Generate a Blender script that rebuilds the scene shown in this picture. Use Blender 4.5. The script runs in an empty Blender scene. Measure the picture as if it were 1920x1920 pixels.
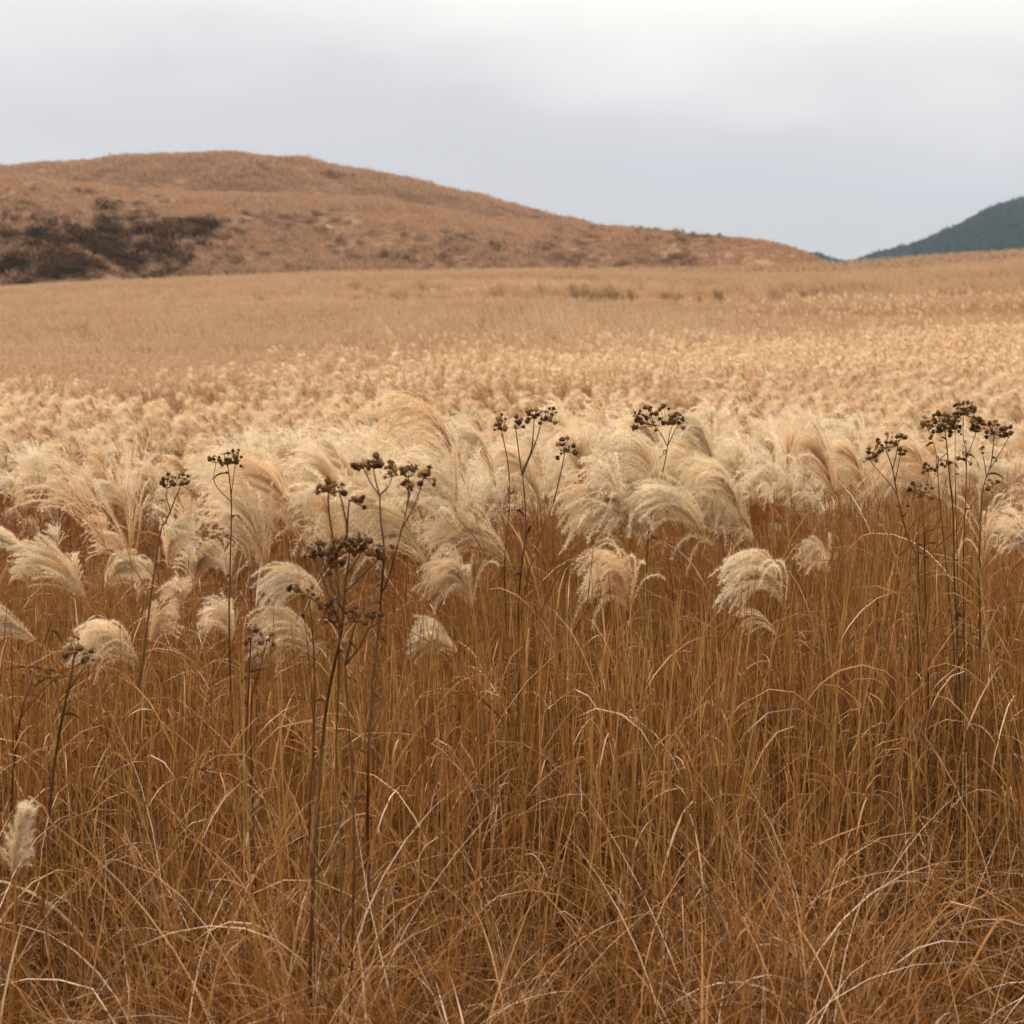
import bpy, math, random
import numpy as np
from mathutils import Matrix, Vector

# ------------------------------------------------------------------ camera
R = math.radians
scene = bpy.context.scene
COL = scene.collection
FPX = 2637.0                      # focal length in pixels of the 1920 px photograph
CAM_H = 1.95
PITCH = math.atan((960.0 - 740.0) / FPX)
cam_d = bpy.data.cameras.new('camera')
cam = bpy.data.objects.new('camera', cam_d)
COL.objects.link(cam)
cam.location = (0, 0, CAM_H)
cam.rotation_euler = (math.pi / 2 - PITCH, 0, 0)
cam_d.sensor_width = 36.0
cam_d.lens = 36.0 * FPX / 1920.0
cam_d.clip_start = 0.05
cam_d.clip_end = 20000
cam_d.dof.use_dof = True
cam_d.dof.focus_distance = 5.0
cam_d.dof.aperture_fstop = 4.8
scene.camera = cam

# ------------------------------------------------------------------ sky
SUN_EL, SUN_AZ = R(43), R(-38)    # azimuth from +Y towards +X: high, ahead and a little to the left
world = bpy.data.worlds.new('World')
scene.world = world
world.use_nodes = True
wt = world.node_tree
wt.nodes.clear()


def N(t, kind, **kw):
    n = t.nodes.new(kind)
    for k, v in kw.items():
        setattr(n, k, v)
    return n


def ramp(t, stops, interp='LINEAR'):
    n = t.nodes.new('ShaderNodeValToRGB')
    n.color_ramp.interpolation = interp
    e = n.color_ramp.elements
    while len(e) < len(stops):
        e.new(0.5)
    for i, (p, c) in enumerate(stops):
        e[i].position = p
        e[i].color = (c[0], c[1], c[2], 1)
    return n


def mixc(t, a, b, fac, mode='MIX'):
    n = t.nodes.new('ShaderNodeMix')
    n.data_type = 'RGBA'
    n.blend_type = mode
    for sock, v in ((n.inputs[6], a), (n.inputs[7], b), (n.inputs[0], fac)):
        if hasattr(v, 'links'):
            t.links.new(v, sock)
        elif isinstance(v, (int, float)):
            sock.default_value = v
        else:
            sock.default_value = (v[0], v[1], v[2], 1)
    return n.outputs[2]


def math_n(t, op, a, b=None):
    n = t.nodes.new('ShaderNodeMath')
    n.operation = op
    for i, v in enumerate((a, b)):
        if v is None:
            continue
        if hasattr(v, 'links'):
            t.links.new(v, n.inputs[i])
        else:
            n.inputs[i].default_value = v
    return n.outputs[0]


tc = N(wt, 'ShaderNodeTexCoord')
sky = N(wt, 'ShaderNodeTexSky', sky_type='NISHITA', sun_disc=False)
sky.sun_elevation = SUN_EL
sky.sun_rotation = SUN_AZ
sky.dust_density = 3.0
sep = N(wt, 'ShaderNodeSeparateXYZ')
wt.links.new(tc.outputs['Generated'], sep.inputs[0])
mapn = N(wt, 'ShaderNodeMapping')
mapn.inputs['Scale'].default_value = (1.3, 1.3, 4.5)
mapn.inputs['Location'].default_value = (0.35, 0.0, 0.12)
wt.links.new(tc.outputs['Generated'], mapn.inputs['Vector'])
noi = N(wt, 'ShaderNodeTexNoise')
noi.inputs['Scale'].default_value = 2.2
noi.inputs['Detail'].default_value = 3.0
noi.inputs['Roughness'].default_value = 0.45
wt.links.new(mapn.outputs[0], noi.inputs['Vector'])
# an overcast sky: brighter towards the zenith, as cloud layers are
elev = math_n(wt, 'ADD', sep.outputs['Z'], math_n(wt, 'MULTIPLY', math_n(wt, 'SUBTRACT', noi.outputs['Fac'], 0.5), 0.21))
grad = ramp(wt, [(0.0, (0.62, 0.61, 0.64)), (0.09, (0.61, 0.605, 0.65)), (0.14, (0.61, 0.62, 0.695)), (0.18, (0.67, 0.68, 0.755)),
                 (0.212, (0.80, 0.805, 0.845)), (0.245, (0.93, 0.93, 0.945)), (0.28, (1.02, 1.02, 1.02)), (1.0, (1.02, 1.02, 1.02))])
wt.links.new(elev, grad.inputs[0])
zen = N(wt, 'ShaderNodeMapRange')
zen.inputs['From Min'].default_value = 0.28
zen.inputs['From Max'].default_value = 1.0
zen.inputs['To Min'].default_value = 1.0
zen.inputs['To Max'].default_value = 2.15
wt.links.new(sep.outputs['Z'], zen.inputs['Value'])
warm = mixc(wt, grad.outputs[0], (1.04, 1.0, 0.94), 1.0, 'MULTIPLY')
vs = N(wt, 'ShaderNodeVectorMath', operation='SCALE')
wt.links.new(warm, vs.inputs[0])
wt.links.new(math_n(wt, 'MULTIPLY', zen.outputs[0], 0.775), vs.inputs['Scale'])
skys = N(wt, 'ShaderNodeVectorMath', operation='SCALE')
wt.links.new(sky.outputs[0], skys.inputs[0])
skys.inputs['Scale'].default_value = 0.10
skymix = mixc(wt, skys.outputs[0], vs.outputs[0], 0.96)
bg = N(wt, 'ShaderNodeBackground')
bg.inputs['Strength'].default_value = 1.0
wt.links.new(skymix, bg.inputs['Color'])
wo = N(wt, 'ShaderNodeOutputWorld')
wt.links.new(bg.outputs[0], wo.inputs['Surface'])

sun_d = bpy.data.lights.new('sun', 'SUN')
sun_d.energy = 1.5
sun_d.angle = R(14)
sun_d.color = (1.0, 0.90, 0.76)
sun = bpy.data.objects.new('sun', sun_d)
COL.objects.link(sun)
sdir = Vector((math.sin(SUN_AZ) * math.cos(SUN_EL), math.cos(SUN_AZ) * math.cos(SUN_EL), math.sin(SUN_EL)))
sun.rotation_euler = (-sdir).to_track_quat('-Z', 'Y').to_euler()
sun.location = (0, 0, 30)

scene.view_settings.view_transform = 'Standard'
scene.view_settings.look = 'None'
scene.view_settings.exposure = 0.43
scene.view_settings.gamma = 1.0
scene.view_settings.use_curve_mapping = False
scene.cycles.max_bounces = 5
scene.cycles.diffuse_bounces = 2
scene.cycles.glossy_bounces = 1
scene.cycles.transmission_bounces = 3
scene.cycles.volume_bounces = 0
scene.cycles.transparent_max_bounces = 4
scene.cycles.use_adaptive_sampling = True
scene.cycles.adaptive_threshold = 0.04
scene.cycles.use_denoising = True
scene.cycles.denoiser = 'OPENIMAGEDENOISE'

# ------------------------------------------------------------------ helpers
rng = np.random.default_rng(7)
random.seed(7)
CP, SP = math.cos(PITCH), math.sin(PITCH)


def at(px, py, D):
    """World point at forward distance D (metres along Y) that the photograph shows at (px, py)."""
    a = (px - 960.0) / FPX
    b = -(py - 960.0) / FPX
    y = CP + b * SP
    z = -SP + b * CP
    s = D / y
    return np.array([a * s, D, CAM_H + z * s])


def nrm(v):
    return v / np.maximum(np.linalg.norm(v, axis=-1, keepdims=True), 1e-9)


def smooth(t):
    t = np.clip(t, 0, 1)
    return t * t * (3 - 2 * t)


class VNoise:
    """Tiling value noise in two dimensions."""
    def __init__(self, seed, n=64):
        self.n = n
        self.g = np.random.default_rng(seed).random((n, n)) * 2 - 1

    def __call__(self, x, y):
        n = self.n
        xi = np.floor(x).astype(int)
        yi = np.floor(y).astype(int)
        u = smooth(x - xi)
        v = smooth(y - yi)
        g = self.g
        a, b = g[xi % n, yi % n], g[(xi + 1) % n, yi % n]
        c, d = g[xi % n, (yi + 1) % n], g[(xi + 1) % n, (yi + 1) % n]
        return (a * (1 - u) + b * u) * (1 - v) + (c * (1 - u) + d * u) * v


vn1, vn2, vn3 = VNoise(1), VNoise(2), VNoise(3)


def fbm(x, y, nz=vn1, oct_=4):
    r, a = 0, 1.0
    for i in range(oct_):
        r = r + a * nz(x * 2 ** i + 13.7 * i, y * 2 ** i + 5.1 * i)
        a *= 0.5
    return r


class Geo:
    def __init__(self):
        self.V, self.T, self.Q, self.A, self.TM, self.QM, self.n = [], [], [], [], [], [], 0

    def add(self, V, tris=None, quads=None, v=0.5, m=0):
        V = np.asarray(V, float).reshape(-1, 3)
        self.V.append(V)
        a = np.broadcast_to(np.asarray(v, float), (len(V),)) if np.ndim(v) < 2 else np.asarray(v).reshape(-1)
        self.A.append(a)
        if tris is not None and len(tris):
            tris = np.asarray(tris).reshape(-1, 3)
            self.T.append(tris + self.n)
            self.TM.append(np.full(len(tris), m))
        if quads is not None and len(quads):
            quads = np.asarray(quads).reshape(-1, 4)
            self.Q.append(quads + self.n)
            self.QM.append(np.full(len(quads), m))
        self.n += len(V)

    def mesh(self, name, mats, smooth_=True):
        V = np.concatenate(self.V)
        A = np.concatenate(self.A)
        T = np.concatenate(self.T) if self.T else np.zeros((0, 3), int)
        Q = np.concatenate(self.Q) if self.Q else np.zeros((0, 4), int)
        M = np.concatenate(self.TM + self.QM)
        me = bpy.data.meshes.new(name)
        me.vertices.add(len(V))
        me.vertices.foreach_set('co', V.astype(np.float32).ravel())
        idx = np.concatenate([T.ravel(), Q.ravel()]).astype(np.int32)
        me.loops.add(len(idx))
        me.loops.foreach_set('vertex_index', idx)
        start = np.concatenate([np.arange(len(T)) * 3, len(T) * 3 + np.arange(len(Q)) * 4]).astype(np.int32)
        me.polygons.add(len(start))
        me.polygons.foreach_set('loop_start', start)
        for m in mats:
            me.materials.append(m)
        me.polygons.foreach_set('material_index', M.astype(np.int32))
        me.polygons.foreach_set('use_smooth', np.full(len(start), smooth_))
        at_ = me.attributes.new('v', 'FLOAT', 'POINT')
        at_.data.foreach_set('value', A.astype(np.float32))
        me.update(calc_edges=True)
        return me


def bake(name, geos, P, rot, scl, idx, mats):
    """Join transformed copies of the clumps into one mesh (one BVH renders far faster than overlapping instances)."""
    cx, cy, cz = [np.cos(rot[:, i]) for i in range(3)]
    sx, sy, sz = [np.sin(rot[:, i]) for i in range(3)]
    RM = np.empty((len(P), 3, 3))
    RM[:, 0] = np.stack([cy * cz, sx * sy * cz - cx * sz, cx * sy * cz + sx * sz], 1)
    RM[:, 1] = np.stack([cy * sz, sx * sy * sz + cx * cz, cx * sy * sz - sx * cz], 1)
    RM[:, 2] = np.stack([-sy, sx * cy, cx * cy], 1)
    RM = RM * scl[:, None, :]
    out = Geo()
    rj = np.random.default_rng(5)
    for g_i, src in enumerate(geos):
        sel = np.where(idx == g_i)[0]
        if not len(sel):
            continue
        base = 0
        V = np.concatenate(src.V)
        A = np.concatenate(src.A)
        W = np.einsum('nij,vj->nvi', RM[sel], V) + P[sel][:, None, :]
        AA = np.clip(A[None] + (rj.random(len(sel))[:, None] - 0.5) * 0.3, 0, 1)
        off = (np.arange(len(sel)) * len(V))[:, None, None]
        first = True
        for q, mm in zip(src.Q, src.QM):
            qq = (q[None] + off).reshape(-1, 4)
            mi = src.slots[int(mm[0])]
            if first:
                n0 = out.n
                out.add(W, quads=qq, v=AA.reshape(-1), m=mi)
                first = False
            else:
                out.Q.append(qq + n0)
                out.QM.append(np.full(len(qq), mi))
    return out.mesh(name, mats)


def curves(p0, d0, L, K, bend):
    """Integrate n curves of K steps; bend(u, d) is added to the direction at each step."""
    p = np.array(p0, float)
    d = nrm(np.array(d0, float))
    ds = (np.asarray(L, float) / K)[:, None]
    P, Dd = [p.copy()], [d.copy()]
    for k in range(K):
        u = (k + 0.5) / K
        d = nrm(d + bend(u, d))
        p = p + d * ds
        P.append(p.copy())
        Dd.append(d.copy())
    return np.stack(P, 1), np.stack(Dd, 1)


def ribbon(geo, P, Dd, W, side0, twist, v, m=0, prof=None):
    n, K1, _ = P.shape
    u = np.linspace(0, 1, K1)
    if prof is None:
        prof = np.minimum(1, 0.45 + 3 * u) * (1 - u ** 3) + 0.03
    side = nrm(side0[:, None, :] - Dd * np.sum(side0[:, None, :] * Dd, -1, keepdims=True))
    up = np.cross(Dd, side)
    ang = twist[:, None] * u[None, :]
    s = side * np.cos(ang)[..., None] + up * np.sin(ang)[..., None]
    hw = (np.asarray(W)[:, None] * prof[None, :] * 0.5)[..., None]
    V = np.stack([P - s * hw, P + s * hw], 2)          # n,K1,2,3
    base = (np.arange(n) * K1 * 2)[:, None] + (np.arange(K1 - 1) * 2)[None, :]
    q = np.stack([base, base + 1, base + 3, base + 2], -1)
    geo.add(V, quads=q, v=np.repeat(np.asarray(v), K1 * 2), m=m)


def tubes(geo, P, Dd, r0, r1, v, sides=3, m=0):
    n, K1, _ = P.shape
    u = np.linspace(0, 1, K1)
    ref = np.where(np.abs(Dd[..., 2:3]) > 0.9, np.array([1.0, 0, 0]), np.array([0, 0, 1.0]))
    a = nrm(np.cross(Dd, ref))
    b = np.cross(Dd, a)
    rr = (np.asarray(r0)[:, None] * (1 - u) + np.asarray(r1)[:, None] * u)[..., None, None]
    th = np.arange(sides) / sides * 2 * math.pi
    ring = a[:, :, None, :] * np.cos(th)[:, None] + b[:, :, None, :] * np.sin(th)[:, None]
    V = P[:, :, None, :] + ring * rr
    i = np.arange(n)[:, None, None] * K1 * sides
    k = np.arange(K1 - 1)[None, :, None] * sides
    j = np.arange(sides)[None, None, :]
    j2 = (j + 1) % sides
    q = np.stack([i + k + j, i + k + j2, i + k + sides + j2, i + k + sides + j], -1)
    geo.add(V, quads=q, v=np.repeat(np.asarray(v), K1 * sides), m=m)


def polytube(geo, pts, r0, r1, sides=5, v=0.5, m=0, sub=4):
    """A tube through points, smoothed with a Catmull-Rom spline."""
    pts = np.asarray(pts, float)
    q = np.vstack([2 * pts[0] - pts[1], pts, 2 * pts[-1] - pts[-2]])
    out = []
    for i in range(1, len(q) - 2):
        for k in range(sub):
            t = k / sub
            out.append(0.5 * (2 * q[i] + (q[i + 1] - q[i - 1]) * t + (2 * q[i - 1] - 5 * q[i] + 4 * q[i + 1] - q[i + 2]) * t * t
                              + (3 * q[i] - q[i - 1] - 3 * q[i + 1] + q[i + 2]) * t ** 3))
    out.append(q[-2])
    P = np.array(out)
    d = nrm(np.gradient(P, axis=0))
    tubes(geo, P[None], d[None], [r0], [r1], [v], sides, m)
    return P, d


def new_obj(name, data, parent=None, loc=(0, 0, 0)):
    o = bpy.data.objects.new(name, data)
    COL.objects.link(o)
    o.location = loc
    if parent is not None:
        o.parent = parent
    return o


def tag(o, label=None, cat=None, group=None, kind=None):
    for k, v in (('label', label), ('category', cat), ('group', group), ('kind', kind)):
        if v is not None:
            o[k] = v
    return o


# ------------------------------------------------------------------ materials
def blade_mat(name, stops, rough=0.5, trans=0.25, spec=0.4, jitter=0.16, hue=0.02):
    m = bpy.data.materials.new(name)
    m.use_nodes = True
    t = m.node_tree
    t.nodes.clear()
    at_ = N(t, 'ShaderNodeAttribute', attribute_name='v')
    oi = N(t, 'ShaderNodeObjectInfo')
    f = math_n(t, 'ADD', at_.outputs['Fac'], math_n(t, 'MULTIPLY', math_n(t, 'SUBTRACT', oi.outputs['Random'], 0.5), jitter * 2))
    cr = ramp(t, stops)
    t.links.new(f, cr.inputs[0])
    # blotches and fading along a blade
    nz = N(t, 'ShaderNodeTexNoise')
    nz.inputs['Scale'].default_value = 9.0
    nz.inputs['Detail'].default_value = 3
    tco = N(t, 'ShaderNodeTexCoord')
    t.links.new(tco.outputs['Object'], nz.inputs['Vector'])
    hsv = N(t, 'ShaderNodeHueSaturation')
    t.links.new(cr.outputs[0], hsv.inputs['Color'])
    mr = N(t, 'ShaderNodeMapRange')
    mr.inputs['From Min'].default_value = 0.25
    mr.inputs['From Max'].default_value = 0.75
    mr.inputs['To Min'].default_value = 0.72
    mr.inputs['To Max'].default_value = 1.25
    t.links.new(nz.outputs['Fac'], mr.inputs['Value'])
    t.links.new(mr.outputs[0], hsv.inputs['Value'])
    mh = N(t, 'ShaderNodeMapRange')
    mh.inputs['To Min'].default_value = 0.5 - hue
    mh.inputs['To Max'].default_value = 0.5 + hue
    t.links.new(oi.outputs['Random'], mh.inputs['Value'])
    t.links.new(mh.outputs[0], hsv.inputs['Hue'])
    pb = N(t, 'ShaderNodeBsdfPrincipled')
    pb.inputs['Roughness'].default_value = rough
    pb.inputs['Specular IOR Level'].default_value = spec
    t.links.new(hsv.outputs[0], pb.inputs['Base Color'])
    out = N(t, 'ShaderNodeOutputMaterial')
    if trans > 0:
        tr = N(t, 'ShaderNodeBsdfTranslucent')
        t.links.new(hsv.outputs[0], tr.inputs['Color'])
        mx = N(t, 'ShaderNodeMixShader')
        mx.inputs[0].default_value = trans
        t.links.new(pb.outputs[0], mx.inputs[1])
        t.links.new(tr.outputs[0], mx.inputs[2])
        t.links.new(mx.outputs[0], out.inputs[0])
    else:
        t.links.new(pb.outputs[0], out.inputs[0])
    return m


M_STALK = blade_mat('dry_stalk', [(0.0, (0.151, 0.046, 0.0078)), (0.45, (0.356, 0.143, 0.0360)), (0.8, (0.540, 0.257, 0.0965)), (1.0, (0.455, 0.299, 0.0643))], 0.5, 0.0, 0.25)
M_LEAF = blade_mat('dry_leaf', [(0.0, (0.158, 0.046, 0.0062)), (0.42, (0.356, 0.139, 0.0313)), (0.70, (0.514, 0.238, 0.0833)), (0.88, (0.789, 0.495, 0.3125)), (1.0, (0.889, 0.635, 0.4790))], 0.42, 0.16, 0.32)
M_THATCH = blade_mat('thatch', [(0.0, (0.088, 0.028, 0.0042)), (0.5, (0.226, 0.082, 0.0164)), (0.8, (0.369, 0.171, 0.0609)), (1.0, (0.547, 0.328, 0.2004))], 0.5, 0.15, 0.25)
M_GREEN = blade_mat('green_leaf', [(0.0, (0.08, 0.14, 0.02)), (1.0, (0.14, 0.20, 0.03))], 0.45, 0.25)
M_HAIR = blade_mat('plume_silk', [(0.0, (0.820, 0.545, 0.2813)), (0.4, (0.930, 0.721, 0.4595)), (1.0, (0.970, 0.838, 0.6376))], 0.55, 0.45, 0.35, 0.24, 0.002)
M_RACEME = blade_mat('plume_branch', [(0.0, (0.38, 0.17, 0.035)), (1.0, (0.66, 0.36, 0.11))], 0.5, 0.2)
M_FAR = blade_mat('far_plume', [(0.0, (0.660, 0.438, 0.2304)), (0.5, (0.880, 0.650, 0.3984)), (1.0, (0.960, 0.808, 0.5904))], 0.6, 0.42, 0.25, 0.25, 0.003)
M_SLOPE = blade_mat('slope_plume', [(0.0, (0.54, 0.355, 0.205)), (1.0, (0.82, 0.595, 0.385))], 0.65, 0.35, 0.2, 0.15, 0.006)
M_SLOPE_SHADE = blade_mat('slope_fold_shade', [(0.0, (0.21, 0.115, 0.056)), (1.0, (0.37, 0.215, 0.112))], 0.65, 0.3, 0.2, 0.15, 0.006)  # browner tuft tone that paints in the shade of the slope folds
M_HILLG = blade_mat('hill_grass', [(0.0, (0.341, 0.194, 0.1111)), (0.5, (0.503, 0.304, 0.1852)), (1.0, (0.616, 0.395, 0.2552))], 0.75, 0.35, 0.05, 0.05, 0.003)
M_SHRUB = blade_mat('shrub_leaf', [(0.0, (0.033, 0.018, 0.0071)), (0.5, (0.069, 0.036, 0.0142)), (1.0, (0.163, 0.071, 0.0304))], 0.8, 0.2, 0.03, 0.25, 0.02)
M_DRYSHRUB = blade_mat('dry_shrub_leaf', [(0.0, (0.201, 0.110, 0.0608)), (1.0, (0.418, 0.251, 0.1520))], 0.6, 0.2, 0.2, 0.3, 0.02)
M_FOREST = blade_mat('forest_leaf', [(0.0, (0.012, 0.022, 0.020)), (1.0, (0.028, 0.044, 0.038))], 0.6, 0.15, 0.2, 0.3, 0.02)
M_POD = blade_mat('seed_pod', [(0.0, (0.070, 0.029, 0.0086)), (0.6, (0.159, 0.070, 0.0194)), (1.0, (0.331, 0.171, 0.0487))], 0.6, 0.0, 0.12, 0.3, 0.02)
M_WSTEM = blade_mat('weed_stem', [(0.0, (0.064, 0.029, 0.0101)), (0.6, (0.126, 0.059, 0.0185)), (1.0, (0.216, 0.113, 0.0378))], 0.6, 0.0, 0.15, 0.12, 0.01)


def ground_mat(name, c0, c1, scale, bump=0.4):
    m = bpy.data.materials.new(name)
    m.use_nodes = True
    t = m.node_tree
    pb = t.nodes['Principled BSDF']
    pb.inputs['Roughness'].default_value = 0.95
    pb.inputs['Specular IOR Level'].default_value = 0.1
    tco = N(t, 'ShaderNodeTexCoord')
    a = N(t, 'ShaderNodeTexNoise')
    a.inputs['Scale'].default_value = scale
    a.inputs['Detail'].default_value = 8
    a.inputs['Roughness'].default_value = 0.65
    b = N(t, 'ShaderNodeTexNoise')
    b.inputs['Scale'].default_value = scale * 14
    b.inputs['Detail'].default_value = 4
    t.links.new(tco.outputs['Object'], a.inputs['Vector'])
    t.links.new(tco.outputs['Object'], b.inputs['Vector'])
    f = math_n(t, 'ADD', math_n(t, 'MULTIPLY', a.outputs['Fac'], 0.6), math_n(t, 'MULTIPLY', b.outputs['Fac'], 0.4))
    cr = ramp(t, [(0.36, c0), (0.64, c1)])
    t.links.new(f, cr.inputs[0])
    t.links.new(cr.outputs[0], pb.inputs['Base Color'])
    bp = N(t, 'ShaderNodeBump')
    bp.inputs['Strength'].default_value = bump
    bp.inputs['Distance'].default_value = 0.3 / scale
    t.links.new(f, bp.inputs['Height'])
    t.links.new(bp.outputs[0], pb.inputs['Normal'])
    return m


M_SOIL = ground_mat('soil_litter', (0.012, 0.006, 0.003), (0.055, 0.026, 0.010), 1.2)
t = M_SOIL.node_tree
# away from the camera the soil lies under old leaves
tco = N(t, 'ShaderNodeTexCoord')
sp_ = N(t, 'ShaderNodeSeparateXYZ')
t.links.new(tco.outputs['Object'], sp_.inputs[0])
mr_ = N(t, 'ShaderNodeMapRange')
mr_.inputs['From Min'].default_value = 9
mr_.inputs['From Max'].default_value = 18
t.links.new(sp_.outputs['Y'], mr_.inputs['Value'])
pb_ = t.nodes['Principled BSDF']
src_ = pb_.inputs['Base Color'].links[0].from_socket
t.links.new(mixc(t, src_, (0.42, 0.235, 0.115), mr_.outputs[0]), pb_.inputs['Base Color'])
M_HILL = ground_mat('hill_turf', (0.26, 0.148, 0.085), (0.44, 0.275, 0.165), 0.09, 0.6)
M_MOUNT = ground_mat('wooded_slope', (0.012, 0.022, 0.017), (0.034, 0.052, 0.036), 0.02, 0.8)

# ------------------------------------------------------------------ terrain
PLUME_H = 1.5
_tab = [(0, None), (6.5, None), (9, 868), (12, 805), (16, 760), (22, 715), (30, 676), (40, 645), (55, 608), (75, 567), (100, 527), (130, 497)]
TD = np.array([d for d, _ in _tab], float)
TZ = np.array([0.0 if p is None else at(960, p, d)[2] - PLUME_H for d, p in _tab])
TZ[2] = 0.0
_cx = [at(p, 700, 130)[0] for p in (-500, 0, 300, 620, 960, 1300, 1600, 1920, 2400)]
_cz = [at(960, p, 130)[2] - PLUME_H - TZ[-1] for p in (546, 531, 512, 499, 492, 489, 479, 460, 432)]


def swell(x, y):
    q = y + 0.22 * x
    return 0.75 * vn1(x * 0.030 + 7, q * 0.085 + 3) + 0.50 * vn2(x * 0.05, q * 0.21 + 9)


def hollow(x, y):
    """0..1: narrow troughs across the slope, where darker tufts stand in for the shade of the folds."""
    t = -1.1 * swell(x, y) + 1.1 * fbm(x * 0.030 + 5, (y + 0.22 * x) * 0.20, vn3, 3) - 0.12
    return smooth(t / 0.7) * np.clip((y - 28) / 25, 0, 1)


def field_z(x, y):
    x = np.asarray(x, float)
    y = np.asarray(y, float)
    z = np.interp(y, TD, TZ)
    z = (z + np.interp(y + 3, TD, TZ) + np.interp(y - 3, TD, TZ)) / 3 if np.ndim(y) else z
    xs = x * 130.0 / np.maximum(y, 20)
    z = z + np.interp(xs, _cx, _cz) * np.clip((y - 10) / 120.0, 0, 1) ** 1.2
    # long shallow swells that run across the slope
    amp = np.clip((y - 22) / 60.0, 0, 1)
    z = z + amp * swell(x, y) * (1 - 0.85 * np.clip((y - 105) / 25, 0, 1))
    z = z - 0.7 * hollow(x, y) * (1 - 0.8 * np.clip((y - 105) / 20, 0, 1))
    z = z + 0.06 * vn3(x * 0.5, y * 0.5) * np.clip((y - 6) / 6, 0, 1)
    # beyond the crest the field drops into the gully
    over = np.clip((y - 131) / 45.0, 0, 1)
    z = z * (1 - smooth(over)) + (-4) * smooth(over)
    return z


def grid_mesh(name, X, Y, Z, mat):
    n, m = X.shape
    V = np.stack([X, Y, Z], -1).reshape(-1, 3)
    i, j = np.meshgrid(np.arange(n - 1), np.arange(m - 1), indexing='ij')
    a = i * m + j
    q = np.stack([a, a + m, a + m + 1, a + 1], -1).reshape(-1, 4)
    g = Geo()
    g.add(V, quads=q)
    return g.mesh(name, [mat])


ys = np.concatenate([np.linspace(-6, 12, 50), np.linspace(12.4, 60, 90), np.linspace(60.8, 190, 120)])
uu = np.linspace(-1, 1, 150)
YY, UU = np.meshgrid(ys, uu, indexing='ij')
XX = UU * (12 + np.maximum(YY, 0) * 0.75)
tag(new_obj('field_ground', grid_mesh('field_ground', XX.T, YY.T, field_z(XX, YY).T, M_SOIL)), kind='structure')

# the hill: a rounded dome with a lower ridge in front of it
DB, DF = 420.0, 300.0
bk = [(-700, 420), (-300, 345), (0, 318), (160, 306), (300, 297), (430, 294), (560, 303), (700, 328), (900, 376), (1020, 405), (1150, 440), (1300, 482), (1500, 540), (1900, 620)]
fr = [(-700, 420), (-300, 380), (0, 362), (160, 352), (350, 347), (560, 352), (700, 370), (820, 388), (900, 400), (1020, 407), (1100, 416), (1200, 429), (1300, 440), (1400, 449), (1470, 464), (1530, 484), (1620, 520), (1800, 600)]
BX = np.array([at(p, 600, DB)[0] for p, _ in bk]); BZ = np.array([at(960, q, DB)[2] for _, q in bk])
FX = np.array([at(p, 600, DF)[0] for p, _ in fr]); FZ = np.array([at(960, q, DF)[2] for _, q in fr])


def ridge(x, y, cx, cz, D, y0, back):
    crest = np.interp(x * D / np.maximum(y, 60), cx, cz)
    t = np.clip((y - y0) / (D - y0), 0, 1)
    s = np.sin(t * math.pi / 2) ** 1.15
    s = s / (1.03 if D < 350 else 1.0)
    b = np.clip((y - D) / back, 0, 1)
    return crest * s * (1 - smooth(b)) - 6 * (1 - s)


def hill_z(x, y):
    a = ridge(x, y, FX, FZ, DF, 150.0, 120.0)
    b = ridge(x, y, BX, BZ, DB, 318.0, 200.0)
    k = 1.5
    z = np.logaddexp(a / k, b / k) * k - 0.2
    w = np.clip((y - 165) / 40, 0, 1)
    # runnels down the slope, bumps, and the hollow that holds the thicket
    w = w * (1 - 0.65 * smooth((y - 305) / 40))
    z = z + w * (4.2 * fbm(x * 0.040 + y * 0.022, y * 0.010, vn2, 2) + 1.0 * fbm(x * 0.09 + y * 0.03, y * 0.03, vn1, 3) - 4.5 * np.abs(vn3(x * 0.030 + y * 0.022, y * 0.014 + 2)) + 1.5) * (1 - 0.8 * np.exp(-((y - DF) / 24) ** 2)) * (1 - 0.95 * np.exp(-((y - DB) / 60) ** 2))
    gx = (x + 62 - (y - 200) * -0.18) / 16.0
    z = z - 7.0 * np.exp(-gx ** 2) * np.exp(-((y - 215) / 38.0) ** 2)
    return z


hy = np.concatenate([np.linspace(150, 310, 130), np.linspace(312, 640, 110)])
hx = np.linspace(-1, 1, 240)
HY, HX = np.meshgrid(hy, hx, indexing='ij')
HXX = -40 + HX * (95 + HY * 0.42)
tag(new_obj('hill', grid_mesh('hill', HXX.T, HY.T, hill_z(HXX, HY).T, M_HILL)), kind='structure')

# wooded mountains far behind
DM = 1500.0
mk = [(1180, 700), (1400, 500), (1440, 474), (1475, 464), (1500, 464), (1530, 468), (1555, 475), (1575, 482), (1590, 484), (1605, 479), (1650, 464), (1700, 452), (1735, 439), (1760, 426), (1800, 411), (1835, 389), (1870, 371), (1920, 357), (1990, 340), (2100, 346), (2300, 360), (2700, 430), (3200, 600)]
MX = np.array([at(p, 600, DM)[0] for p, _ in mk]); MZ = np.array([at(960, q, DM)[2] for _, q in mk]) - 5


def mount_z(x, y):
    c = np.interp(x * DM / y, MX, MZ)
    t = np.clip((y - 1100) / (DM - 1100), 0, 1)
    b = np.clip((y - DM) / 700, 0, 1)
    z = c * np.sin(t * math.pi / 2) ** 1.3 * (1 - smooth(b))
    return z + 7 * fbm(x * 0.012 + y * 0.004, y * 0.006, vn3, 3) * np.clip((y - 1100) / 120, 0, 1) * (1 - 0.8 * np.exp(-((y - DM) / 60) ** 2)) - 6


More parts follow.
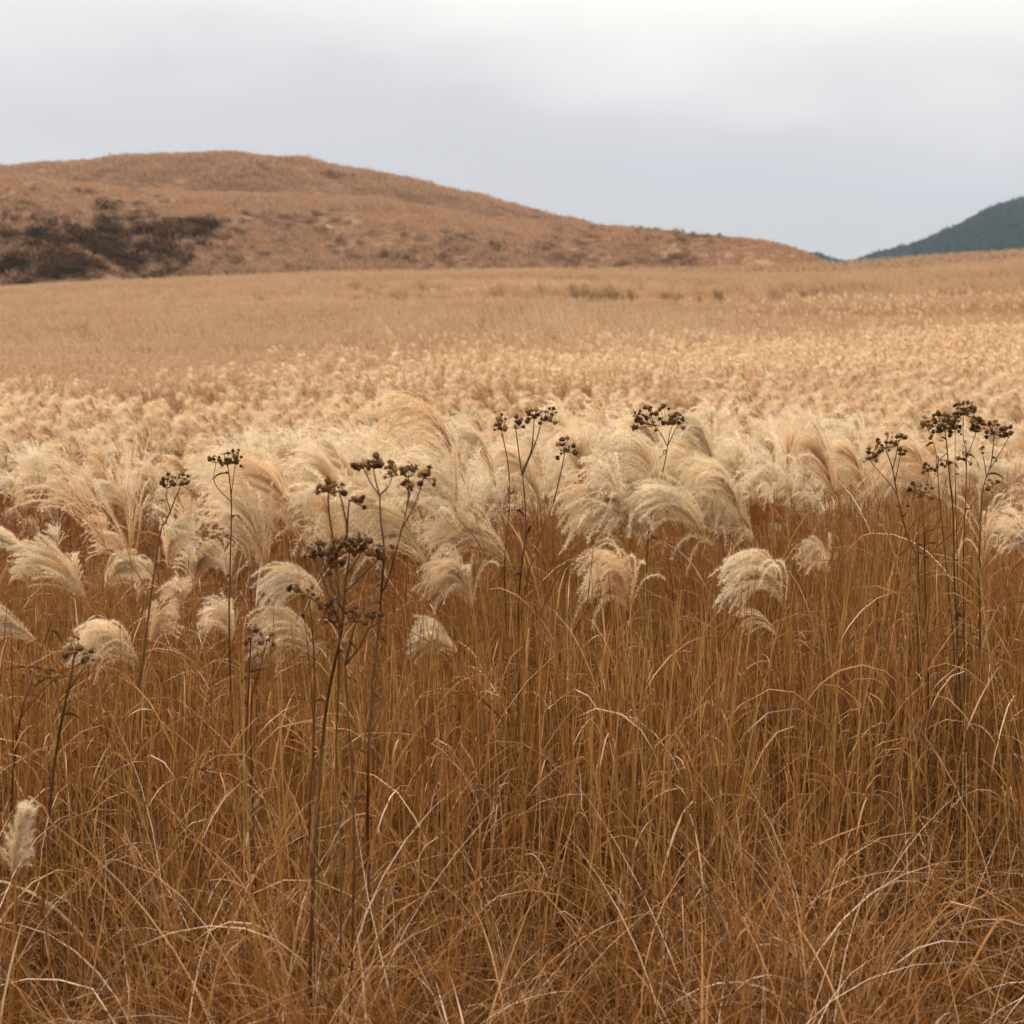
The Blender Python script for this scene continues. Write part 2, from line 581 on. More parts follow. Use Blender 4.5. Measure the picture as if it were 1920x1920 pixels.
my = np.linspace(1080, 2300, 90)
mx = np.linspace(50, 1500, 170)
MYY, MXX = np.meshgrid(my, mx, indexing='ij')
tag(new_obj('mountain', grid_mesh('mountain', MXX.T, MYY.T, mount_z(MXX, MYY).T, M_MOUNT)), kind='structure')
g = Geo()
g.add([(-6000, -3000, -8), (6000, -3000, -8), (6000, 6000, -8), (-6000, 6000, -8)], quads=[(0, 1, 2, 3)])
tag(new_obj('ground', g.mesh('ground', [M_HILL])), kind='structure')


def ray_hit(px, py, fn, d0, d1, step=0.6):
    ds = np.arange(d0, d1, step)
    p1 = at(px, py, 1.0)
    x = p1[0] * ds
    z = CAM_H + (p1[2] - CAM_H) * ds
    h = fn(x, ds) > z
    if not h.any():
        return None
    i = int(np.argmax(h))
    return np.array([x[i], ds[i], float(fn(x[i:i + 1], ds[i:i + 1])[0])])


# ------------------------------------------------------------------ scatter (geometry nodes)
def master_coll(name, meshes):
    c = bpy.data.collections.new(name)
    for i, me in enumerate(meshes):
        c.objects.link(bpy.data.objects.new('%s_%02d' % (name, i), me))
    return c


def scatter(name, coll, P, rot, scl, idx, label, cat):
    me = bpy.data.meshes.new(name)
    me.vertices.add(len(P))
    me.vertices.foreach_set('co', np.asarray(P, np.float32).ravel())
    a = me.attributes.new('rot', 'FLOAT_VECTOR', 'POINT')
    a.data.foreach_set('vector', np.asarray(rot, np.float32).ravel())
    a = me.attributes.new('scl', 'FLOAT_VECTOR', 'POINT')
    scl = np.asarray(scl, np.float32)
    if scl.ndim == 1:
        scl = np.repeat(scl[:, None], 3, 1)
    a.data.foreach_set('vector', scl.ravel())
    a = me.attributes.new('idx', 'INT', 'POINT')
    a.data.foreach_set('value', np.asarray(idx, np.int32))
    o = new_obj(name, me)
    ng = bpy.data.node_groups.new('scatter_' + name, 'GeometryNodeTree')
    ng.interface.new_socket(name='Geometry', in_out='INPUT', socket_type='NodeSocketGeometry')
    ng.interface.new_socket(name='Geometry', in_out='OUTPUT', socket_type='NodeSocketGeometry')
    gi, go = ng.nodes.new('NodeGroupInput'), ng.nodes.new('NodeGroupOutput')
    ci = ng.nodes.new('GeometryNodeCollectionInfo')
    ci.inputs['Collection'].default_value = coll
    ci.inputs['Separate Children'].default_value = True
    ci.inputs['Reset Children'].default_value = True
    ip = ng.nodes.new('GeometryNodeInstanceOnPoints')
    ip.inputs['Pick Instance'].default_value = True

    def na(nm, ty):
        n = ng.nodes.new('GeometryNodeInputNamedAttribute')
        n.data_type = ty
        n.inputs['Name'].default_value = nm
        return n.outputs['Attribute']
    er = ng.nodes.new('FunctionNodeEulerToRotation')
    L = ng.links.new
    L(na('rot', 'FLOAT_VECTOR'), er.inputs[0])
    L(er.outputs[0], ip.inputs['Rotation'])
    L(na('scl', 'FLOAT_VECTOR'), ip.inputs['Scale'])
    L(na('idx', 'INT'), ip.inputs['Instance Index'])
    L(gi.outputs[0], ip.inputs['Points'])
    L(ci.outputs[0], ip.inputs['Instance'])
    L(ip.outputs[0], go.inputs[0])
    md = o.modifiers.new('scatter', 'NODES')
    md.node_group = ng
    return tag(o, label, cat, kind='stuff')


WIND = np.array([-1.0, 0.12, 0.0])
DOWN = np.array([0, 0, -1.0])


# ------------------------------------------------------------------ the plume of silver grass
def plume_geo(geo, r, L, axis, wind, nrac=24, bend=1.2, droop=1.6, spread=0.35, K=12, hairs=9, step=0.0065,
              hlen=0.0095, hwid=0.0008, origin=(0, 0, 0), rw=0.0022, mh=0, mr=1, curl=0.0, hair_from=0.10, vofs=0.0, ax=0.50, rl=0.84):
    axis = nrm(np.array(axis, float))
    wind = np.array(wind, float)
    AP, AD = curves(np.array([origin], float), axis[None], np.array([L * ax]), 8,
                    lambda u, d: (wind * bend * (0.1 + 0.5 * u) + DOWN * droop * 0.10 * u * u) / 8)
    t = np.sort(r.random(nrac)) ** 0.8 * 0.98
    fi = t * 8
    i0 = np.minimum(fi.astype(int), 7)
    fr_ = (fi - i0)[:, None]
    p0 = AP[0, i0] * (1 - fr_) + AP[0, i0 + 1] * fr_
    d0 = AD[0, i0]
    az = r.random(nrac) * 2 * math.pi
    a = nrm(np.cross(d0, np.array([0.3, 1.0, 0.1])))
    b = np.cross(d0, a)
    sp = spread * (0.15 + 1.1 * r.random(nrac)) * (1.1 - 0.3 * t)
    d0 = nrm(d0 + (a * np.cos(az)[:, None] + b * np.sin(az)[:, None]) * sp[:, None])
    Ls = L * rl * (1.0 - 0.38 * t) * (0.72 + 0.42 * r.random(nrac))
    kb = bend * (0.7 + 0.6 * r.random(nrac))[:, None]
    kd = droop * (0.6 + 0.8 * r.random(nrac))[:, None]
    wv = wind[None] + (r.random((nrac, 3)) - 0.5) * np.array([0.5, 0.9, 0.25])
    ph = r.random(nrac)[:, None] * 6.28
    cv = (r.random((nrac, 3)) - 0.5) * curl

    def bd(u, d):
        return (wv * kb * (0.9 - 0.3 * u) + DOWN * kd * (2.0 * u ** 0.9)) / K + cv * np.sin(ph + u * 9) / K * 6
    P, Dd = curves(p0, d0, Ls, K, bd)
    side0 = nrm(r.random((nrac, 3)) - 0.5)
    u = np.linspace(0, 1, K + 1)
    ribbon(geo, P, Dd, np.full(nrac, rw), side0, r.random(nrac) * 3, r.random(nrac), m=mr, prof=1 - 0.85 * u)
    ribbon(geo, AP, AD, np.array([rw * 2.2]), np.array([[0.0, 1.0, 0.0]]), np.array([0.0]), np.array([0.4]), m=mr, prof=1 - 0.5 * np.linspace(0, 1, 9))
    # silky hairs in tufts along every branchlet
    if hairs:
        ns = np.maximum((Ls / step).astype(int), 2)
        ri = np.repeat(np.arange(nrac), ns * hairs)
        within = np.concatenate([np.repeat(np.linspace(hair_from, 1.0, n), hairs) for n in ns])
        within = np.clip(within + (r.random(len(within)) - 0.5) * 0.02, 0, 0.9999)
        f = within * K
        k0 = np.minimum(f.astype(int), K - 1)
        fr2 = (f - k0)[:, None]
        hp = P[ri, k0] * (1 - fr2) + P[ri, k0 + 1] * fr2
        hd = Dd[ri, k0 + 1]
        n = len(ri)
        rd = nrm(r.normal(size=(n, 3)))
        dirs = nrm(hd * (0.40 + 0.5 * r.random(n))[:, None] + rd * 1.0)
        hl = hlen * (0.6 + 0.7 * r.random(n)) * (0.55 + 0.6 * np.minimum(1, within * 2.5))
        sd = nrm(np.cross(dirs, nrm(r.normal(size=(n, 3))))) * (hwid * 0.5)
        tip = hp + dirs * hl[:, None]
        V = np.stack([hp - sd, hp + sd, tip], 1)
        vv = np.clip(0.25 + 0.55 * within + 0.35 * (r.random(n) - 0.5) + vofs, 0, 1)
        geo.add(V, tris=np.arange(n * 3).reshape(-1, 3), v=np.repeat(vv, 3), m=mh)


def far_plume_mesh(name, seed, nrac, K, w, L=0.30, hairs=0, mat=None, droop=1.9, bend=0.75, stem=0.35, hw=0.004, hl=0.02):
    r = np.random.default_rng(seed)
    g = Geo()
    lean = 0.05 + 0.40 * r.random()
    axis = np.array([-lean, (r.random() - 0.5) * 0.3, 1.0])
    plume_geo(g, r, L, axis, WIND, nrac=nrac, K=K, hairs=0, rw=w, bend=bend * (0.4 + 0.7 * r.random()), droop=droop * (0.8 + 0.7 * r.random()),
              spread=0.30 + 0.25 * r.random(), mh=0, mr=0)
    if hairs:
        plume_geo(g, r, L, axis, WIND, nrac=nrac, K=K, hairs=hairs, step=0.03, hlen=hl, hwid=hw, rw=w * 0.4, bend=bend, droop=droop, spread=0.42, mh=0, mr=0)
    if stem:
        P = np.array([[[0.09 * stem / 0.35, 0, -stem], [0.03, 0, -stem * 0.4], [0, 0, 0.02]]])
        D = nrm(np.gradient(P, axis=1))
        tubes(g, P, D, [0.002], [0.0018], [0.4], 3, m=1)
    return g.mesh(name, [mat or M_FAR, M_STALK])


# ------------------------------------------------------------------ grass clumps
def stalk_clump(name, seed, n=12, H=1.25, leaves=3, spread=0.10):
    r = np.random.default_rng(seed)
    g = Geo()
    p0 = np.stack([r.normal(0, spread, n), r.normal(0, spread, n), np.zeros(n)], 1)
    d0 = np.stack([r.normal(0.04, 0.07, n), r.normal(0, 0.07, n), np.ones(n)], 1)
    L = H * (0.7 + 0.42 * r.random(n))
    K = 4
    P, D = curves(p0, d0, L, K, lambda u, d: (WIND * 0.10 * u + r.normal(0, 0.03, (n, 3)) * 1.0) / K * 2)
    v = np.clip(r.normal(0.45, 0.18, n), 0, 1)
    tubes(g, P, D, 0.0024 + 0.001 * r.random(n), np.full(n, 0.0011), v, 3, m=0)
    nl = n * leaves
    si = np.repeat(np.arange(n), leaves)
    f = (0.15 + 0.75 * r.random(nl)) * K
    k0 = f.astype(int)
    fr_ = (f - k0)[:, None]
    lp = P[si, k0] * (1 - fr_) + P[si, k0 + 1] * fr_
    az = r.random(nl) * 6.283
    ld = nrm(D[si, k0] + 0.45 * np.stack([np.cos(az), np.sin(az), np.zeros(nl)], 1) + WIND * 0.1)
    ll = 0.12 + 0.32 * r.random(nl)
    gr = (1.2 + 2.4 * r.random(nl))[:, None]
    K2 = 5
    kink = np.where(r.random(nl) < 0.15, r.integers(2, K2, nl), 99)

    def bd(u, d):
        k = int(u * K2)
        b = (DOWN * gr * (0.3 + u) + r.normal(0, 0.15, (nl, 3))) / K2
        b = b + np.where((kink == k)[:, None], np.array([0, 0, -1.6]) + r.normal(0, 0.5, (nl, 3)), 0)
        return b
    P2, D2 = curves(lp, ld, ll, K2, bd)
    sd = nrm(np.cross(D2[:, 0], np.array([0, 0, 1.0])) + r.normal(0, 0.3, (nl, 3)))
    ribbon(g, P2, D2, 0.0025 + 0.0035 * r.random(nl), sd, r.normal(0, 1.6, nl), np.clip(r.normal(0.45, 0.26, nl), 0, 1), m=1)
    g.slots = [0, 1]
    return g, g.mesh(name, [M_STALK, M_LEAF])


def leaf_clump(name, seed, n=44, H=0.8, wmin=0.0016, wmax=0.0052, lean=0.35, stiff=1.0, K=7, vm=0.41):
    r = np.random.default_rng(seed)
    g = Geo()
    p0 = np.stack([r.normal(0, 0.07, n), r.normal(0, 0.07, n), np.zeros(n)], 1)
    az = r.random(n) * 6.283
    ln = lean * np.abs(r.normal(0.6, 0.5, n))
    d0 = np.stack([np.cos(az) * ln - 0.08, np.sin(az) * ln, np.ones(n)], 1)
    L = H * (0.45 + 0.75 * r.random(n))
    gr = (np.abs(r.normal(1.3, 0.9, n)) * stiff)[:, None]
    cvv = r.normal(0, 0.8, (n, 3)) * np.array([1, 1, 0.3])
    kink = np.where(r.random(n) < 0.07, r.integers(3, K, n), 99)

    def bd(u, d):
        k = int(u * K)
        b = (DOWN * gr * (0.15 + 1.9 * u ** 1.5) + cvv * (0.3 + u) + r.normal(0, 0.10, (n, 3))) / K
        return b + np.where((kink == k)[:, None], np.array([0, 0, -0.9]) + r.normal(0, 0.4, (n, 3)), 0)
    P, D = curves(p0, d0, L, K, bd)
    P[..., 2] = np.maximum(P[..., 2], 0.01)
    sd = nrm(np.cross(D[:, 3], np.array([0, 0, 1.0])) + r.normal(0, 0.25, (n, 3)))
    ribbon(g, P, D, wmin + (wmax - wmin) * r.random(n) ** 1.6, sd, r.normal(0, 1.8, n), np.clip(r.normal(vm, 0.28, n), 0, 1), m=0)
    g.slots = [1]
    return g, g.mesh(name, [M_LEAF])


def thatch_clump(name, seed, n=70, H=0.45, rad=0.17):
    r = np.random.default_rng(seed)
    g = Geo()
    p0 = np.stack([r.normal(0, rad, n), r.normal(0, rad, n), H * r.random(n) ** 1.3], 1)
    az = r.random(n) * 6.283
    d0 = np.stack([np.cos(az), np.sin(az), r.normal(0.25, 0.55, n)], 1)
    L = 0.10 + 0.30 * r.random(n)
    K = 5
    cv = r.normal(0, 1.1, (n, 3))
    P, D = curves(p0, d0, L, K, lambda u, d: (DOWN * 0.6 * u + cv * (0.4 + u) + r.normal(0, 0.5, (n, 3))) / K)
    P[..., 2] = np.maximum(P[..., 2], 0.006)
    sd = nrm(r.normal(0, 1, (n, 3)))
    ribbon(g, P, D, 0.0012 + 0.0030 * r.random(n) ** 2, sd, r.normal(0, 2, n), np.clip(r.normal(0.42, 0.27, n), 0, 1), m=0)
    g.slots = [2]
    return g, g.mesh(name, [M_THATCH])


NST, NLF, NTH, NBR, NLN = 8, 6, 6, 5, 8
meshes = [stalk_clump('stalk_%d' % i, 100 + i, leaves=1 + i % 2) for i in range(NST)]
meshes += [leaf_clump('leaf_%d' % i, 200 + i, H=0.75 + 0.1 * (i % 4), K=6) for i in range(NLF)]
meshes += [thatch_clump('thatch_%d' % i, 300 + i) for i in range(NTH)]
meshes += [leaf_clump('broad_%d' % i, 400 + i, n=9, H=0.95, wmin=0.004, wmax=0.0095, lean=0.5, stiff=1.35, K=14, vm=0.54) for i in range(NBR)]
meshes += [leaf_clump('near_leaf_%d' % i, 230 + i, H=0.75 + 0.1 * (i % 4), K=11) for i in range(NLN)]
clump_geos = [a for a, b in meshes]
grass_coll = master_coll('grass_clump', [b for a, b in meshes])
I_ST, I_LF, I_TH, I_BR, I_LN = 0, NST, NST + NLF, NST + NLF + NTH, NST + NLF + NTH + NBR


def under_patch(name, seed, n=46, m=40):
    """A patch of stalks and leaves, half a metre across, for the shade below the plumes."""
    r = np.random.default_rng(seed)
    g = Geo()
    p0 = np.stack([r.uniform(-0.32, 0.32, n), r.uniform(-0.32, 0.32, n), np.zeros(n)], 1)
    d0 = np.stack([r.normal(0.03, 0.07, n), r.normal(0, 0.07, n), np.ones(n)], 1)
    P, D = curves(p0, d0, 1.05 + 0.25 * r.random(n), 3, lambda u, d: WIND * 0.05 * u + r.normal(0, 0.03, (n, 3)))
    tubes(g, P, D, np.full(n, 0.0028), np.full(n, 0.0013), np.clip(r.normal(0.45, 0.18, n), 0, 1), 3, m=0)
    p0 = np.stack([r.uniform(-0.32, 0.32, m), r.uniform(-0.32, 0.32, m), 0.2 + 0.6 * r.random(m)], 1)
    az = r.random(m) * 6.283
    d0 = np.stack([np.cos(az) * 0.5, np.sin(az) * 0.5, np.ones(m)], 1)
    P, D = curves(p0, d0, 0.3 + 0.4 * r.random(m), 4, lambda u, d: DOWN * 0.55 * (0.3 + u))
    ribbon(g, P, D, 0.005 + 0.006 * r.random(m), nrm(np.cross(D[:, 0], DOWN)), r.normal(0, 1, m), np.clip(r.normal(0.4, 0.22, m), 0, 1), m=1)
    return g.mesh(name, [M_STALK, M_LEAF])


under_coll = master_coll('under_patch', [under_patch('under_%d' % i, 450 + i) for i in range(4)])


def area_points(r, dens, d0, d1, margin=1.2):
    """Random points on the ground in the camera's field of view, dens(d) per square metre."""
    out = []
    edges = np.linspace(d0, d1, 24)
    for a, b in zip(edges[:-1], edges[1:]):
        mid = (a + b) / 2
        hw = mid * 0.375 + margin
        n = r.poisson(dens(mid) * (b - a) * 2 * hw)
        y = a + (b - a) * r.random(n)
        x = (r.random(n) * 2 - 1) * hw
        out.append(np.stack([x, y], 1))
    return np.concatenate(out)


def px_of(p):
    """Photograph pixel of world points."""
    p = np.atleast_2d(p)
    q = p - np.array([0, 0, CAM_H])
    yc = q[:, 1] * CP - q[:, 2] * SP
    zc = q[:, 1] * SP + q[:, 2] * CP
    return 960 + FPX * q[:, 0] / yc, 960 - FPX * zc / yc


def gap(x, y):
    """0..1: thin places of the near grass where the dark ground shows."""
    gx, gy = px_of(np.stack([x, y, np.zeros_like(x)], 1))
    gy = np.minimum(gy, 1905)
    t = np.zeros_like(x)
    for cx, cy, rx, ry, s in ((1780, 1800, 260, 230, 1.0), (1080, 1895, 200, 80, 0.5), (120, 1895, 200, 80, 0.5), (1880, 1480, 90, 130, 0.5), (1500, 1905, 120, 60, 0.4)):
        t = np.maximum(t, 1.0 * s * np.exp(-(((gx - cx) / rx) ** 2 + ((gy - cy) / ry) ** 2) * 0.9))
    return np.minimum(t, 1)


r = np.random.default_rng(11)
P_, R_, S_, I_ = [], [], [], []


def put(xy, i0, ni, smin, smax, keep=None, tilt=0.08, hscale=None):
    if keep is not None:
        xy = xy[r.random(len(xy)) < keep(xy[:, 0], xy[:, 1])]
    n = len(xy)
    P_.append(np.stack([xy[:, 0], xy[:, 1], field_z(xy[:, 0], xy[:, 1]) - 0.005], 1))
    R_.append(np.stack([r.normal(0, tilt, n), r.normal(-0.04, tilt, n), r.random(n) * 6.283], 1))
    s = smin + (smax - smin) * r.random(n)
    sc = np.stack([s, s, s * (hscale(xy[:, 0], xy[:, 1]) if hscale else 1)], 1)
    S_.append(sc)
    I_.append(i0 + r.integers(0, ni, n))


def tall(x, y):
    """Height factor of the stalks: low in front of the bank at left and centre, tall at right."""
    sx = 960 + FPX * x / y
    ytop = np.interp(sx, [-100, 250, 450, 560, 900, 1040, 1150, 1500, 1600, 1920], [1190, 1220, 1250, 1260, 1190, 1070, 1130, 1130, 1020, 1000])
    ytop = ytop + 60 * vn1(sx * 0.02, y * 1.3) - 130 * smooth((y - 5.7) / 1.2)
    h = CAM_H - (ytop - 740) / FPX * y
    return np.clip(h / 1.32, 0.30, 1.05)


front = lambda x, y: np.clip((y - 1.5) / 1.6, 0.5, 1)
leafh = lambda x, y: front(x, y) * np.clip(1.2 * tall(x, y), 0.5, 1)
put(area_points(r, lambda d: 54 if d < 3.9 else 22, 2.6, 4.7, 0.8), I_LN, NLN, 0.7, 1.15, lambda x, y: 1 - 0.95 * gap(x, y), hscale=leafh)
put(area_points(r, lambda d: 12, 4.6, 8.0, 0.9), I_LF, NLF, 0.7, 1.1, lambda x, y: 1 - 0.95 * gap(x, y), hscale=leafh)
put(area_points(r, lambda d: 32 if d < 5 else 15, 2.8, 7.0, 0.8), I_TH, NTH, 0.8, 1.4, lambda x, y: 1 - 0.8 * gap(x, y))
put(area_points(r, lambda d: 46 if d < 4.4 else 72, 3.3, 8.6, 0.9), I_ST, NST, 0.95, 1.05, lambda x, y: np.clip((y - 3.2) / 1.2, 0.15, 1) * (1 - gap(x, y)), hscale=tall, tilt=0.05)
put(area_points(r, lambda d: 14 if d < 3.9 else 8, 2.6, 4.8, 0.8), I_BR, NBR, 0.75, 1.15, lambda x, y: 1 - 0.8 * gap(x, y), hscale=leafh)
near_grass = bake('grass', clump_geos, np.concatenate(P_), np.concatenate(R_), np.concatenate(S_), np.concatenate(I_), [M_STALK, M_LEAF, M_THATCH])
tag(new_obj('grass', near_grass), 'tangled brown dry grass filling the foreground below the plumes', 'grass', kind='stuff')
# under the plumes of the field
P_, R_, S_, I_ = [], [], [], []
put(area_points(r, lambda d: 3.0, 8.5, 26, 2), 0, 4, 0.85, 1.1, tilt=0.03)
n_ = 260  # unseen patches round the camera, added to deepen the shade in the near grass
xy = np.stack([r.uniform(-3.2, 3.2, n_), r.uniform(-2.5, 2.55, n_)], 1)
put(xy, 0, 4, 0.45, 0.6, tilt=0.05)
scatter('field_undergrowth', under_coll, np.concatenate(P_), np.concatenate(R_), np.concatenate(S_), np.concatenate(I_),
        'brown stalks and leaves under the pale plumes of the field and unseen round the camera', 'grass')

# ------------------------------------------------------------------ the field of plumes beyond
lod2 = [far_plume_mesh('field_plume_%d' % i, 500 + i, 26, 7, 0.010, hairs=4, L=0.25) for i in range(10)]
lod3 = [far_plume_mesh('slope_plume_%d' % i, 600 + i, 13, 4, 0.021, L=0.27, stem=0.4) for i in range(8)]


def tuft_mesh(name, seed, n, K, w, H, mat, rad, bend):
    r_ = np.random.default_rng(seed)
    g = Geo()
    p0 = np.stack([r_.normal(0, rad, n), r_.normal(0, rad, n), np.full(n, -0.1)], 1)
    d0 = np.stack([r_.normal(0, 0.28, n), r_.normal(0, 0.28, n), np.ones(n)], 1)
    P, D = curves(p0, d0, H * (0.7 + 0.5 * r_.random(n)), K, lambda u, d: (WIND * bend * u * 1.4 + DOWN * bend * u) / K)
    ribbon(g, P, D, np.full(n, w) * (0.6 + 0.8 * r_.random(n)), nrm(r_.normal(0, 1, (n, 3)) * np.array([1, 0.4, 0.4])), r_.normal(0, 1, n), r_.random(n), prof=np.array([0.5, 1.0, 1.1, 0.75, 0.2])[:K + 1])
    return g.mesh(name, [mat])


tufts = [tuft_mesh('slope_tuft_%d' % i, 650 + i, 44, 4, 0.032, 1.45, M_SLOPE, 0.42, 0.7) for i in range(4)]
tufts += [tuft_mesh('slope_tuft_b%d' % i, 660 + i, 44, 4, 0.032, 1.4, M_SLOPE_SHADE, 0.42, 0.7) for i in range(4)]
lod3b = [far_plume_mesh('slope_head_%d' % i, 630 + i, 12, 4, 0.018, L=0.27, stem=0.4, mat=M_SLOPE) for i in range(6)]
field_coll = master_coll('field_plant', lod2 + lod3 + lod3b + tufts)
P_, R_, S_, I_ = [], [], [], []


def put_plume(xy, i0, ni, smin, smax, h0, h1):
    n = len(xy)
    hz = h0 + (h1 - h0) * r.random(n) ** 0.8
    P_.append(np.stack([xy[:, 0], xy[:, 1], field_z(xy[:, 0], xy[:, 1]) + hz], 1))
    R_.append(np.stack([r.normal(0, 0.12, n), r.normal(-0.05, 0.16, n), r.normal(0.0, 0.55, n)], 1))
    S_.append(np.repeat((smin + (smax - smin) * r.random(n))[:, None], 3, 1))
    I_.append(i0 + r.integers(0, ni, n))


def patchy(xy, k, lo):
    q = fbm(xy[:, 0] * 0.11, xy[:, 1] * 0.18, vn3, 3)
    return xy[r.random(len(xy)) < np.clip(0.62 + k * q, lo, 1)]


def pale(xy):
    """0..1: share of pale open plumes; it fades up the slope, sooner at left than at right."""
    sx = 960 + FPX * xy[:, 0] / xy[:, 1]
    d0 = np.interp(sx, [-200, 300, 960, 1500, 2100], [19, 21, 31, 42, 50]) * (1 + 0.35 * fbm(xy[:, 0] * 0.10, xy[:, 1] * 0.12, vn1, 3))
    return smooth(1.15 - 0.65 * (xy[:, 1] - d0 * 0.72) / (d0 * 0.5))


xy = patchy(area_points(r, lambda d: 38, 9.2, 24, 1.5), 0.9, 0.10)
w = pale(xy)
k = r.random(len(xy)) < w
put_plume(xy[k], 0, 10, 0.75, 1.2, 0.85, 1.38)
put_plume(xy[~k], 18, 6, 0.7, 1.0, 0.80, 1.2)
xy = patchy(area_points(r, lambda d: 27 if d < 50 else 20, 24, 70, 3), 0.8, 0.15)
w = pale(xy)
k = r.random(len(xy)) < w
put_plume(xy[k], 10, 8, 0.8, 1.3, 0.8, 1.38)
xk = xy[~k]
xk = xk[r.random(len(xk)) < 1 - 0.92 * hollow(xk[:, 0], xk[:, 1])]
put_plume(xk, 18, 6, 0.75, 1.1, 0.75, 1.2)
xy = area_points(r, lambda d: 10, 66, 138, 4)
xy = xy[r.random(len(xy)) < 1 - 0.95 * hollow(xy[:, 0], xy[:, 1])]
put_plume(xy, 18, 6, 0.9, 1.3, 0.75, 1.15)
scatter('silver_grass_field', field_coll, np.concatenate(P_), np.concatenate(R_), np.concatenate(S_), np.concatenate(I_),
        'dense mass of pale silver grass plumes covering the middle of the field', 'grass field')
xy = area_points(r, lambda d: 3.4 if d < 60 else 3.0, 22, 142, 5)
xy = xy[r.random(len(xy)) < smooth((xy[:, 1] * (1 + 0.4 * fbm(xy[:, 0] * 0.08, xy[:, 1] * 0.08, vn3, 3)) - 22) / 45) * (1 - 0.85 * pale(xy))]
n = len(xy)
P_ = np.stack([xy[:, 0], xy[:, 1], field_z(xy[:, 0], xy[:, 1]) - 0.1], 1)
brown = 0.06 + 0.9 * hollow(xy[:, 0], xy[:, 1])  # shade of the folds put into the tuft colour
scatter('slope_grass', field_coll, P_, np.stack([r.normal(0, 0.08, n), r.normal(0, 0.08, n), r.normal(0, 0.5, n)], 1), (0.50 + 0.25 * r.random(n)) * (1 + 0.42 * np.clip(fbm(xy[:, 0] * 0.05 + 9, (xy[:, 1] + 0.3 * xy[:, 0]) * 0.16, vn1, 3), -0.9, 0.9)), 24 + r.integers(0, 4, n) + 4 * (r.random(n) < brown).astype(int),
        'smooth tan grass on the rising slope up to the crest of the field', 'grass')

# ------------------------------------------------------------------ grass, thicket and bushes on the hill
hill_tufts = [tuft_mesh('hill_tuft_%d' % i, 700 + i, 44, 4, 0.10, 0.8, M_HILLG, 0.62, 0.5) for i in range(8)]


def bush_mesh(name, seed, n, mat, leaf=0.22, flat=0.8):
    r_ = np.random.default_rng(seed)
    g = Geo()
    cl = nrm(r_.normal(size=(9, 3))) * (0.35 + 0.3 * r_.random((9, 1)))
    cl[:, 2] = np.abs(cl[:, 2]) * flat
    ci = r_.integers(0, 9, n)
    d = nrm(r_.normal(size=(n, 3)))
    p = cl[ci] + d * (0.20 + 0.24 * r_.random((n, 1)))
    p[:, 2] = np.maximum(p[:, 2], 0) * 1.0
    a = nrm(r_.normal(size=(n, 3)))
    b = nrm(np.cross(a, d + r_.normal(0, 0.5, (n, 3))))
    s = leaf * (0.5 + 0.8 * r_.random((n, 1)))
    V = np.stack([p - a * s * 0.5, p + b * s * 0.28, p + a * s * 0.5, p - b * s * 0.28], 1)
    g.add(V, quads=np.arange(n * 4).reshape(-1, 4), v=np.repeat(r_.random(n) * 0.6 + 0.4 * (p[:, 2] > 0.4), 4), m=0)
    tip = cl * 0.9
    base = np.zeros((9, 3))
    P = np.stack([base, tip * 0.5 + np.array([0, 0, 0.08]), tip], 1)
    tubes(g, P, nrm(np.gradient(P, axis=1)), np.full(9, 0.03), np.full(9, 0.01), np.full(9, 0.3), 3, m=1)
    return g, g.mesh(name, [mat, M_WSTEM])


bushes = [bush_mesh('thicket_bush_%d' % i, 800 + i, 700, M_SHRUB, 0.10)[1] for i in range(5)]
lumps = [bush_mesh('hill_scrub_%d' % i, 830 + i, 300, M_DRYSHRUB, 0.17, 0.75)[1] for i in range(4)]
trees = [bush_mesh('forest_crown_%d' % i, 850 + i, 130, M_FOREST, 0.3, 1.2)[1] for i in range(5)]
hill_coll = master_coll('hill_plant', hill_tufts + bushes + trees + lumps)

ny = 46000
y = 165 + 280 * r.random(ny * 2) ** 1.15
x = -40 + (r.random(ny * 2) * 2 - 1) * (y * 0.42 + 30)
qx, qy = px_of(np.stack([x, y, hill_z(x, y)], 1))
ok = (qx > -120) & (qx < 1700) & (qy < 560)
x, y, qx, qy = x[ok][:ny], y[ok][:ny], qx[ok][:ny], qy[ok][:ny]
n = len(x)
clump = fbm(x * 0.10, y * 0.10, vn1, 3)
sc = (0.75 + 0.35 * r.random(n)) * (1 + 0.45 * np.clip(clump, -0.6, 1)) * (1 + 0.5 * (y > 380))
pick = r.integers(0, 8, n)
scrub = r.random(n) < np.clip(0.01 + 0.20 * fbm(x * 0.05 + 3, y * 0.035, vn3, 3) + 0.10 * (qy > 400), 0, 0.3) * np.clip((qy - 350) / 60, 0.1, 1)
pick = np.where(scrub, 18 + r.integers(0, 4, n), pick)
sc = np.where(scrub, 0.9 + 1.3 * r.random(n) ** 2, sc)
scatter('hill_grass', hill_coll, np.stack([x, y, hill_z(x, y) - 0.15], 1), np.stack([r.normal(0, .1, n), r.normal(0, .1, n), r.normal(0, .7, n)], 1),
        sc, pick, 'brown tussock grass covering the rounded hill', 'grass')

